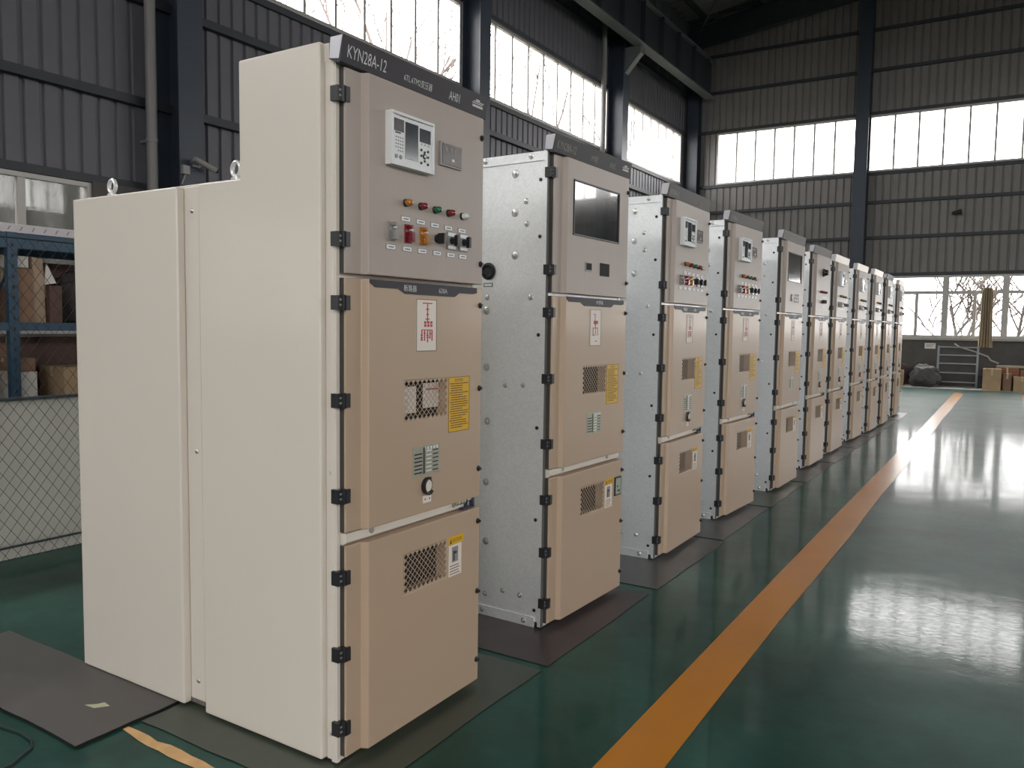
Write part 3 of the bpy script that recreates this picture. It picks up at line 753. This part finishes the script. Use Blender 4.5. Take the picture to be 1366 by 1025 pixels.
        for x, z in ((-.648, 1.79), (-.640, .944), (-.592, .945), (.030, 1.79), (.027, .941), (.024, .099), (-.648, .10)):
            cobj('screw', 'screw', screw_mb, c, smooth=True, loc=(x, .030 if x < 0 else .022, z))
    else:
        cobj('edge_rail', 'rail_t', lambda: MB().box(-S, .044, .014, .0199, H-.045, H-.003, galv), c, bevel=.001)
        cobj('edge_rail', 'rail_b', lambda: MB().box(-.6, .012, .014, .0199, .004, .052, galv), c, bevel=.001)
        for x, z, k in ((-.040, 2.169, 1), (-.292, 2.169, 1), (-.127, 2.100, 2), (-.067, 1.971, 1), (-.127, 1.924, 2), (-.062, 1.869, 1), (-.124, 1.729, 2), (-.279, 1.538, 1), (-.035, 1.536, 1), (-.282, 1.475, 2),
                        (-.279, 1.208, 2), (-.168, 1.128, 1), (-.069, 1.133, 1), (-.271, .951, 2), (-.275, .657, 2), (-.272, .369, 2), (-.169, .144, 1), (-.073, .141, 1), (-.272, .110, 1), (-.046, .028, 1), (-.285, .030, 1)):
            cobj('bolt', 'boss%d' % k, lambda: boss_mb(.010 if k == 1 else .014), c, smooth=True, loc=(x, .0142 if (z > 2.14 or z < .05) else .0200, z))
        for z in (2.062, 1.809, 1.366, .940, .512, .085):
            cobj('plug', 'plug', hole_mb, c, loc=(.010, .0200, z))
        cobj('cable_gland', 'gland', lambda: MB().lathe((0, 0, 0), (0, -1, 0), [(0, .040), (.008, .040), (.010, .034), (.018, .033), (.018, .026), (.010, .02)], blackp, 20), c, smooth=True, loc=(-.272, .020, 1.661))
        cobj('rating_tag', 'rtag', lambda: MB().box(-.300, -.248, .0185, .0199, 1.588, 1.606, blackp).box(-.296, -.252, .0178, .0186, 1.591, 1.603, white), c)
    for x, y in ((-1.15, .05), (-.438, .05), (-1.15, .70), (-.438, .70)):
        cobj('lifting_eye', 'eye', eye_mb, c, smooth=True, loc=(x, y, LH+(.012 if painted else -.004)))
    cobj('sign_board', 'sign%d' % n, lambda: (logo if sign is signm else (lambda q: q))(sign_mb(sign, signtext, signmat or signw)), c)
    return c
dim = mat('dull_lettering', (.20, .20, .20), .5)
T2 = [('KYN28A-12', .022, .018, .050, .68), ('PT柜', .340, .018, .034, .9), ('AH02', .530, .018, .036, .7)]
CABS = [
 (1, (0, 0), 0, 'relay', 'nearest switchgear cabinet, fully clad in cream panels with a dark lettered sign on top', signm, SIGN_TEXT),
 (2, (-.038, 1.364), -.034, 'meter', 'second cabinet from the front, bare galvanised side, dark glass window and green indicator', signm, T2),
 (3, (-.029, 2.718), .006, 'relay', 'third cabinet from the front, relay door, standing just behind the dark-window cabinet', signg, [('KYN28A-12', .03, .018, .04, .7), ('AH03', .52, .018, .036, .7)]),
 (4, (-.040, 3.940), -.045, 'relay', 'fourth cabinet from the front, relay door and grey top sign', signg, [('KYN28A-12', .03, .018, .04, .7)]),
 (5, (.025, 5.231), -.019, 'meter', 'fifth cabinet from the front, with a greenish window in its top door', signg, []),
 (6, (.0, 6.591), -.020, 'round', 'sixth cabinet from the front, round black selector on its top door', signg, []),
 (7, (.0, 7.709), -.019, 'relay', 'seventh cabinet from the front, under a bright orange-cream top sign', signc, []),
 (8, (.017, 9.044), -.020, 'relay', 'eighth cabinet from the front, with a pale cream top sign', signc, []),
 (9, (.071, 10.086), -.010, 'relay', 'ninth cabinet from the front, third from the far end of the row', signc, []),
 (10, (.098, 11.126), 0, 'relay', 'tenth cabinet from the front, next to last in the row', signg, []),
 (11, (.089, 12.645), 0, 'relay', 'last cabinet at the far end of the row, beside the far windows', signc, []),
]
for n, loc, rz, kind, lab, sg, st in CABS:
    cabinet(n, loc, rz, kind, lab, sg, st, dim if n > 2 else None if n == 1 else mat('olive_lettering', (.22, .23, .17), .5),
            [('PT手车', .400, .024)] if kind == 'meter' else None)
# ------------------------------------------------------------------ mats on the floor
rub = [mat('rubber_mat_a', (.085, .078, .072), .42, noise=.3, nscale=4, rvar=.06), mat('rubber_mat_b', (.060, .075, .055), .36, noise=.35, nscale=4, rvar=.06),
       mat('rubber_mat_c', (.055, .042, .042), .4, noise=.25, nscale=4, rvar=.06), mat('rubber_mat_d', (.085, .085, .085), .36, noise=.35, nscale=4, rvar=.06)]
edge = mat('black_mat_edge', (.008, .008, .008), .6)
def mat_slab(x0, x1, y0, y1, m, label, t=.004, rz=0, jag=.004):
    rnd = random.Random(int(x0*100+y0*37)); pts = []
    def side(ax, ay, bx, by, n=8):
        for k in range(n):
            f = k/n; pts.append((ax+(bx-ax)*f+rnd.uniform(-jag, jag), ay+(by-ay)*f+rnd.uniform(-jag, jag)))
    side(x0, y0, x1, y0); side(x1, y0, x1, y1); side(x1, y1, x0, y1); side(x0, y1, x0, y0)
    mb = MB(); i = len(pts)
    mb.poly([(a, b, t) for a, b in pts], m)
    for k in range(i):
        a, b = pts[k], pts[(k+1) % i]; mb.poly([(a[0], a[1], .0005), (b[0], b[1], .0005), (b[0], b[1], t), (a[0], a[1], t)], edge)
    o = obj('rubber_mat', mb); tag(o, label, 'mat', 'rubber mats under the cabinets'); o.rotation_euler = (0, 0, rz); return o
mat_slab(-1.95, -.735, -.375, .015, rub[0], 'dark grey rubber mat behind the nearest cabinet, with a torn paper scrap', .0112)
mat_slab(-1.9, .235, -.147 if False else .02, .99, rub[1], 'greenish worn mat under the nearest cabinet', .003) if False else None
o = mat_slab(-.728, .235, -.147, .995, rub[1], 'greenish worn mat under the front of the nearest cabinet', .0035)
mat_slab(-1.7, .24, 1.045, 2.12, rub[2], 'dark brown mat under the second cabinet', .0035, jag=.003)
mat_slab(-1.7, .25, 2.225, 3.40, rub[3], 'grey smeared mat under the third cabinet', .0035)
mat_slab(-1.7, .23, 3.43, 4.60, rub[3], 'grey mat under the fourth cabinet', .0035)
mat_slab(-1.7, .24, 4.64, 5.85, rub[1], 'green-grey mat under the fifth cabinet', .0035)
nth = ['sixth', 'seventh', 'eighth', 'ninth', 'tenth', 'eleventh']
for i, (a, b) in enumerate(((5.9, 7.2), (7.23, 8.5), (8.53, 9.75), (9.78, 10.95), (10.98, 12.2), (12.25, 13.6))):
    mat_slab(-1.7, .25+.012*i, a, b, rub[(0, 3, 0, 3, 1, 0)[i]], 'dark mat under the %s cabinet of the row' % nth[i], .0035)
o = obj('paper_scrap', MB().prism([(-.985, -.200), (-.935, -.195), (-.905, -.155), (-.945, -.150), (-.955, -.172)], .0116, .0128, 'z', mat('pale_paper', (.55, .55, .38), .8)))
tag(o, 'small torn pale paper scrap lying on the dark mat at left', 'paper')
pts = [(-1.16, -.36, .016), (-1.10, -.42, .010)]
pts = [(-1.35+.55*1.0*(1-math.cos(t))*.5-.0*t, -.43-.06*math.sin(t*1.0)-.13*t/PI, .006) for t in [PI*k/16 for k in range(17)]]
pts = [(-1.5, -.40, .006), (-1.3, -.41, .006), (-1.10, -.44, .006), (-.98, -.425, .006), (-.90, -.432, .006), (-.852, -.455, .006), (-.83, -.495, .006), (-.80, -.545, .006), (-.80, -.62, .006), (-.83, -.75, .006)]
o = obj('cable', MB().tube(pts, .0035, blackp, 6)); tag(o, 'thin black cable looping on the green floor at the lower left', 'cable')
# ------------------------------------------------------------------ mesh fence at left
FX = -3.07
F = thing('mesh_fence', 'dark wire mesh fence with a pale sheet fixed along its lower half', 'fence', (FX, -2.5, 0))
wire = mat('dark_wire', (.03, .035, .04), .5, metal=.3)
fm = mat('dark_fence_frame', (.04, .05, .055), .5)
sheetm = mat('pale_grey_sheet', (.58, .56, .50), .6, noise=.1, nscale=6)
L_, Hh = 9.0, 1.87
def mesh_wires(l0, l1, h):
    mb = MB(); px_, pz_ = .070, .094; r = .0016
    k = int((l0-h*px_/pz_)/px_)-1
    while k*px_ < l1:
        for s in (1, -1):
            a = k*px_ if s == 1 else k*px_+h*px_/pz_
            za, zb = .005, h; ya = a+s*(za)*px_/pz_; yb = a+s*zb*px_/pz_
            # clip
            def cl(ya, za, yb, zb):
                if ya > yb: ya, za, yb, zb = yb, zb, ya, za
                if yb < l0 or ya > l1: return None
                sl = (zb-za)/(yb-ya)
                if ya < l0: za += sl*(l0-ya); ya = l0
                if yb > l1: zb += sl*(l1-yb); yb = l1
                return ya, za, yb, zb
            q = cl(ya, za, yb, zb)
            if q: mb.tube([(s*.0015, q[0], q[1]), (s*.0015, q[2], q[3])], r, wire, 3, cap=False)
        k += 1
    return mb
obj('wire_mesh', mesh_wires(0, L_, Hh), F, kind='stuff')
obj('backing_sheet', MB().box(-.05, -.045, 0, L_, .004, .945, sheetm), F)
mb = MB().tube([(0, 0, .085), (0, L_, .085)], .007, fm, 8).tube([(0, 0, Hh), (0, L_, Hh)], .004, wire, 6).box(-.045, .0, 0, L_, .935, .952, fm)
obj('frame_rail', mb, F)
for k in range(5):
    if k == 0 or k > 1: obj('fence_post', MB().box(-.02, .02, 2.25*k-.02, 2.25*k+.02, .004, Hh, fm), F)
# ------------------------------------------------------------------ storage rack behind it
RX = -4.3
R_ = thing('storage_rack', 'blue steel storage rack behind the wire fence', 'rack', (RX, 0, 0))
blue = mat('blue_rack_paint', (.016, .055, .10), .4, noise=.15, nscale=10)
board = mat('brown_board', (.16, .11, .08), .7, noise=.3, nscale=8)
for y in (-1.2, 1.24, 3.7):
    for x in (0, -.7):
        mb = MB().box(x-.05, x, y-.034, y+.034, 0, 2.03, blue)
        for k in range(24): mb.box(x, x+.0008, y-.008, y+.008, .2+.075*k, .225+.075*k, darkin)
        obj('upright', mb, R_)
    obj('side_brace', MB().tube([(-.05, y, .2), (-.7, y, 1.0), (-.05, y, 1.8)], .01, blue, 6), R_)
for z0, z1 in ((.74, .81), (1.325, 1.385), (1.915, 2.025)):
    for a, b in ((-1.166, 1.206), (1.274, 3.666)):
        for x in (0, -.7): obj('shelf_beam', MB().box(x-.045, x-.003, a, b, z0, z1, blue), R_, bevel=.003)
        obj('shelf_board', MB().box(-.66, -.05, a, b, z1-.03, z1-.012, board), R_)
carton = mat('carton_brown', (.24, .14, .085), .75, noise=.15, nscale=6); carton2 = mat('carton_tan', (.42, .29, .17), .75, noise=.2, nscale=6)
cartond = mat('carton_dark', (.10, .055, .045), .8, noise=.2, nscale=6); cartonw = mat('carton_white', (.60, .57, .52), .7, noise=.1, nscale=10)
tape = mat('parcel_tape', (.55, .42, .25), .3)
def carton_obj(x0, x1, y0, y1, z0, z1, m, label, name='cardboard_box', group=None, rz=0):
    cx, cy = (x0+x1)/2, (y0+y1)/2; w, d, h = (x1-x0)/2, (y1-y0)/2, z1-z0
    r = thing(name, label, 'box', (cx, cy, z0), rz, group=group)
    obj('box_body', MB().box(-w, w, -d, d, .001, h-.003, m), r, bevel=.003)
    obj('lid_flap', MB().box(-w, -.001, -d, d, h-.003, h, m).box(.001, w, -d, d, h-.003, h, m), r)
    obj('packing_tape', MB().box(-.02, .02, -d, d, h, h+.001, tape).box(-.02, .02, -d-.001, -d, h*.7, h, tape).box(-.02, .02, d, d+.001, h*.7, h, tape), r)
    return r
z1, z2, zt = .798, 1.373, 1.973
carton_obj(-4.75, -4.37, 1.29, 1.415, z2, 1.78, carton, 'plain brown cardboard box right of the blue rack upright, upper shelf')
carton_obj(-4.72, -4.40, 1.29, 1.40, 1.785, 1.87, cartonw, 'small white box on top of the brown box on the upper shelf')
carton_obj(-4.80, -4.45, .70, 1.16, z2, 1.62, carton, 'brown box left of the blue rack upright, upper shelf')
carton_obj(-4.78, -4.48, .85, 1.15, 1.625, 1.80, cartonw, 'white-topped box stacked at the left edge of the picture')
carton_obj(-4.70, -4.38, 1.29, 1.43, z1, 1.02, cartonw, 'white taped box on the lower shelf beside the upright')
carton_obj(-4.72, -4.42, 1.28, 1.44, 1.023, 1.12, carton, 'flat pinkish brown box stacked on the white taped box')
carton_obj(-4.72, -4.36, 1.62, 1.95, z1, 1.045, carton2, 'tan box with a white lid edge on the lower shelf')
carton_obj(-4.80, -4.40, .60, 1.12, z1, 1.10, carton2, 'brown box left of the upright on the lower shelf')
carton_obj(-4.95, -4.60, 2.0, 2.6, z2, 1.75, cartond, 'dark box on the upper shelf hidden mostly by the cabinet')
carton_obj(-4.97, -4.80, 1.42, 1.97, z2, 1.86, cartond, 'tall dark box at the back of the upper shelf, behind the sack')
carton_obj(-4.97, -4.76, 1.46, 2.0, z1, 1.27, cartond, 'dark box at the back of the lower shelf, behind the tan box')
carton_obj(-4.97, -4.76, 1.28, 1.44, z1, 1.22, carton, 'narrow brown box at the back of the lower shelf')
# folded paper cone/sheets
mb = MB().prism([(1.40, 1.60), (1.48, 1.70), (1.47, 1.87), (1.38, 1.88), (1.37, 1.72)], -4.44, -4.42, 'x', cartonw)
o = obj('paper_bag', MB().prism([(1.43, 1.375), (1.515, 1.375), (1.51, 1.70), (1.50, 1.86), (1.425, 1.87)], -4.60, -4.40, 'x', mat('brown_paper_bag', (.36, .26, .18), .8, noise=.3, nscale=12))); tag(o, 'creased brown paper bag standing above the boxes on the rack', 'bag')
o.location.z = 0
bagz = o
o2 = obj('paper_sheet', MB().prism([(1.51, 1.67), (1.60, 1.685), (1.53, 1.83)], -4.41, -4.40, 'x', cartonw)); tag(o2, 'pale triangular sheet of paper on the upper shelf', 'paper')
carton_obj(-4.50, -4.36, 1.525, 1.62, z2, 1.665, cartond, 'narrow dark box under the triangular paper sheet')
carton_obj(-4.495, -4.37, 1.405, 1.52, z2+.0, 1.655, cartond, 'narrow dark box under the brown paper bag') if False else None
# dark sack
def lump(name, c, s, m, label, cat, seed=1, n=4, amp=.12, flat=.0):
    bm = bmesh.new(); bmesh.ops.create_icosphere(bm, subdivisions=n, radius=1)
    from mathutils import noise as nz
    for v in bm.verts:
        d = 1+amp*nz.noise(v.co*2.1+Vector((seed, 0, 0)))*2+amp*.5*nz.noise(v.co*6+Vector((0, seed, 0)))*2
        v.co = Vector((v.co.x*s[0]*d, v.co.y*s[1]*d, max(-.82*s[2], v.co.z*s[2]*d)))
    me = bpy.data.meshes.new(name); bm.to_mesh(me); bm.free(); me.materials.append(m)
    me.polygons.foreach_set('use_smooth', [True]*len(me.polygons))
    o = bpy.data.objects.new(name, me); COL.objects.link(o); o.location = (c[0], c[1], c[2]+.82*s[2]); tag(o, label, cat); return o
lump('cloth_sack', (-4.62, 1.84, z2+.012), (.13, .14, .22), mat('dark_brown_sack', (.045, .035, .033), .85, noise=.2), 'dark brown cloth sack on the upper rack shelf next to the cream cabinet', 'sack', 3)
mb = MB(); foam = mat('white_foam_strip', (.62, .58, .60), .7)
mb.box(-4.40, -4.345, -1.2, 3.6, 2.032, 2.095, foam)
for k in range(56):
    y = -1.15+.085*k; mb.prism([(y, 2.048), (y+.010, 2.048), (y+.026, 2.078), (y+.016, 2.078)], -4.3449, -4.3435, 'x', greyp)
o = obj('foam_strip', mb); tag(o, 'white foam strip with slanted marks lying along the top of the blue rack', 'foam strip')
# ------------------------------------------------------------------ floodlight on the left column
r = thing('security_camera', 'small dark security camera on a bracket, on the left wall column', 'camera', (-6.58, 4.43, 3.26))
obj('bracket', MB().box(0, .012, -.05, .05, -.06, .06, colm).tube([(0.01, 0, 0), (.09, .03, -.02), (.12, .04, .02)], .014, greyp, 8), r)
obj('camera_body', MB().tube([(.12, -.06, .06), (.14, .22, -.03)], .035, greyp, 12), r, smooth=True)
obj('lens', MB().tube([(.14, .22, -.03), (.143, .245, -.038)], .028, blackp, 12), r)
obj('junction_box', MB().box(-.0, .05, -.16, -.07, -.12, -.02, greyp).tube([(.02, -.11, -.12), (.02, -.16, -.24)], .01, greyp, 6), r)
r = thing('wall_lamp', 'small lamp on a short arm on the far wall, right of the steel column', 'lamp', (.37, YF-.01, 4.5))
obj('arm', MB().tube([(0, -.0, 0), (0, -.12, .02)], .02, greyp, 8), r)
obj('lamp_head', MB().tube([(-.10, -.16, .0), (.12, -.14, .04)], [.04, .07], blackp, 12), r, smooth=True)
# ------------------------------------------------------------------ far end clutter
cl = mat('striped_curtain', (.62, .47, .32), .8)
mb = MB(); n = 60
for k in range(n):
    def P(k, z, sp):
        t = k/n; x = 1.17+(t-.5)*sp; y = YF-.22+.035*math.sin(t*2*PI*9)
        return (x, y, z)
    for (za, sa), (zb, sb) in (((1.03, .33), (1.7, .27)), ((1.7, .27), (2.45, .26)), ((2.45, .26), (2.56, .16))):
        mb.poly([P(k, za, sa), P(k+1, za, sa), P(k+1, zb, sb), P(k, zb, sb)], (cl, mat('pale_stripe', (.72, .62, .46), .8), mat('dark_stripe', (.09, .06, .05), .8), cl)[(k//3) % 4])
o = obj('curtain', mb); o.modifiers.new('thick', 'SOLIDIFY').thickness = .004; tag(o, 'striped brown curtain gathered in a bundle at the far window', 'curtain')
RM = thing('metal_rack_frame', 'grey metal frame with horizontal bars leaning on the far wall', 'frame', (.58, 22.06, 0))
gm = mat('grey_bar_paint', (.30, .32, .34), .45)
lean = Matrix.Rotation(-.08, 4, 'X')
for x in (-.45, .45): obj('side_post', MB().box(x-.025, x+.025, -.02, .02, .01, 1.06, gm, lean), RM)
for z in (.12, .36, .60, .82, 1.03): obj('cross_bar', MB().box(-.425, .425, -.015, .015, z-.016, z+.016, gm, lean), RM)
lump('waste_bag', (-.12, 21.62, 0), (.36, .28, .30), mat('grey_plastic_bag', (.07, .066, .066), .5, noise=.6, nscale=14, bump=.6, bscale=18), 'bulging grey plastic bag of scrap on the floor at the far wall', 'bag', 2, 4, .16)
lump('cloth_bundle', (-.78, 21.95, 0), (.20, .20, .33), mat('maroon_cloth', (.09, .05, .05), .8, noise=.5, nscale=9), 'maroon and white cloth bundle beside the grey scrap bag', 'bundle', 7, 3, .2)
carton_obj(-.80, -.58, 21.1, 21.3, 0, .42, carton2, 'narrow tan carton at the end of the cabinet row')
far_red = mat('red_brown_carton', (.27, .12, .07), .75, noise=.15)
carton_obj(1.19, 1.58, 21.15, 21.5, 0, .53, carton2, 'tall tan carton standing alone by the far wall, left of the carton pile')
carton_obj(1.62, 1.80, 21.2, 21.5, 0, .42, carton, 'small carton just right of the tall tan carton')
carton_obj(1.84, 2.2, 21.15, 21.5, 0, .35, carton2, 'low tan carton at the right edge of the picture')
carton_obj(1.45, 1.95, 21.58, 21.95, 0, .55, far_red, 'reddish carton behind the small cartons')
carton_obj(1.97, 2.5, 21.58, 21.95, 0, .52, far_red, 'second reddish carton, at the right edge')
carton_obj(1.50, 2.4, 21.60, 21.93, .556, .66, carton2, 'flat pale carton lying on the reddish cartons') if False else None
o = obj('pale_plank', MB().box(1.46, 2.6, 21.62, 21.90, .552, .60, mat('pale_board', (.42, .36, .28), .7, noise=.2))); tag(o, 'pale plank lying on top of the reddish cartons', 'plank')
o.location.z = .001
o = obj('hose', MB().tube([(.48, YF-.10, 1.12), (.60, YF-.12, 1.03), (.95, YF-.12, .92), (1.25, YF-.12, .80), (1.32, YF-.12, .70), (1.5, YF-.12, .63)], .022, mat('pale_hose', (.50, .48, .44), .6), 8), smooth=True); tag(o, 'pale hose running down the dark wall above the cartons', 'hose')
o = obj('wall_notice', MB().box(-.22, .04, YF-.066, YF-.061, .97, 1.12, offw).box(-.19, .0, YF-.067, YF-.066, 1.07, 1.08, blackp).box(-.19, -.03, YF-.067, YF-.066, 1.03, 1.04, blackp)); tag(o, 'pale notice sheet on the dark wall below the far window', 'notice')
o = obj('dark_crate', MB().box(-.40, .0, 22.06, 22.3, 0, .5, mat('green_black_crate', (.02, .03, .028), .6)).box(-.38, -.02, 22.045, 22.065, .05, .24, girtm).box(-.38, -.02, 22.045, 22.065, .27, .46, girtm)); tag(o, 'dark crate behind the scrap bag at the far wall', 'crate')
o = obj('dark_crate', MB().box(1.06, 1.18, 21.9, 22.2, 0, .3, mat('green_black_crate', (.02, .03, .028), .6)).box(1.07, 1.17, 21.88, 21.9, .04, .26, girtm)); tag(o, 'small dark crate between the bar frame and the tan carton', 'crate')
# ------------------------------------------------------------------ neighbour wall and bare trees outside
o = obj('outside_wall', MB().box(-12.3, -12.0, -9, 9.0, -.3, 4.9, mat('pale_render', (.04, .039, .036), .9, noise=.15, nscale=.8)).box(-12.35, -11.95, -9, 9.0, 4.9, 5.0, conc)); tag(o, 'low rendered wall outside the left lower windows', 'wall')
bark_l = mat('tree_bark', (.11, .09, .082), .9, noise=.3); bark_f = mat('dark_tree_bark', (.07, .056, .05), .9, noise=.3)
def tree(x, y, h, seed, label, group, zbase=-.3, spread=1.0):
    rnd = random.Random(seed); mb = MB(); mt = MB(); bark = bark_l if h > 10 else bark_f
    def br(p, d, l, r, lev, b):
        n = 3; pts = [p]; rs = [r]; q = p; dd = d
        for k in range(n):
            dd = (dd+Vector((rnd.uniform(-.22, .22), rnd.uniform(-.22, .22), rnd.uniform(-.05, .16)))).normalized(); q = q+dd*(l/n); pts.append(q); rs.append(max(.014 if h > 10 else .026, r*(1-.55*(k+1)/n)))
        b.tube(pts, rs, bark, 5 if lev < 2 else 3, cap=False)
        if lev >= (4 if h > 10 else 3): return
        for k in range((3 if h < 10 else rnd.randint(3, 5)) if lev else (7 if h < 10 else 8)):
            t = rnd.uniform(.35, 1) if lev else rnd.uniform(.3, 1); i = min(n-1, int(t*n)); pp = pts[i].lerp(pts[i+1], t*n-i)
            a = rnd.uniform(0, 2*PI); dv = (dd*.75+Vector((math.cos(a), math.sin(a), rnd.uniform(0, .6)))*.75*spread).normalized()
            br(pp, dv, l*rnd.uniform(.5, .72), r*.42, lev+1, mb)
    br(Vector((0, 0, 0)), Vector((0, 0, 1)), h*.55, h*(.010 if h > 10 else .016), 0, mt)
    t = thing('bare_tree', label, 'tree', (x, y, zbase), 0, group=group)
    obj('trunk', mt, t); obj('branches', mb, t, kind='stuff')
for i, (x, y, h) in enumerate(((-18, 10, 18), (-20, 24, 20), (-21, 38.5, 21), (-22, 54, 21))):
    tree(x, y, h, 10+i, 'bare tree seen faintly through the high left windows, %s from the near end' % ('first', 'second', 'third', 'fourth and last')[i], 'bare trees outside the high left windows', spread=.6)
for i, (x, y, h) in enumerate(((.2, 29, 5), (1.9, 33, 5.5), (4.2, 30, 5), (8.5, 31, 6), (-2.6, 30, 5), (-6.5, 33, 6), (-.2, 38, 6))):
    tree(x, y, h, 40+i, 'bare tree outside the far end windows, %s' % ('just left of the gathered curtain', 'behind the sliding sash by the curtain', 'at the right edge of the picture', 'far to the right, beyond the picture edge', 'behind the end of the cabinet row', 'left of the cabinet row end', 'farthest back, behind the curtain')[i], 'bare trees outside the far end windows', spread=1.1)
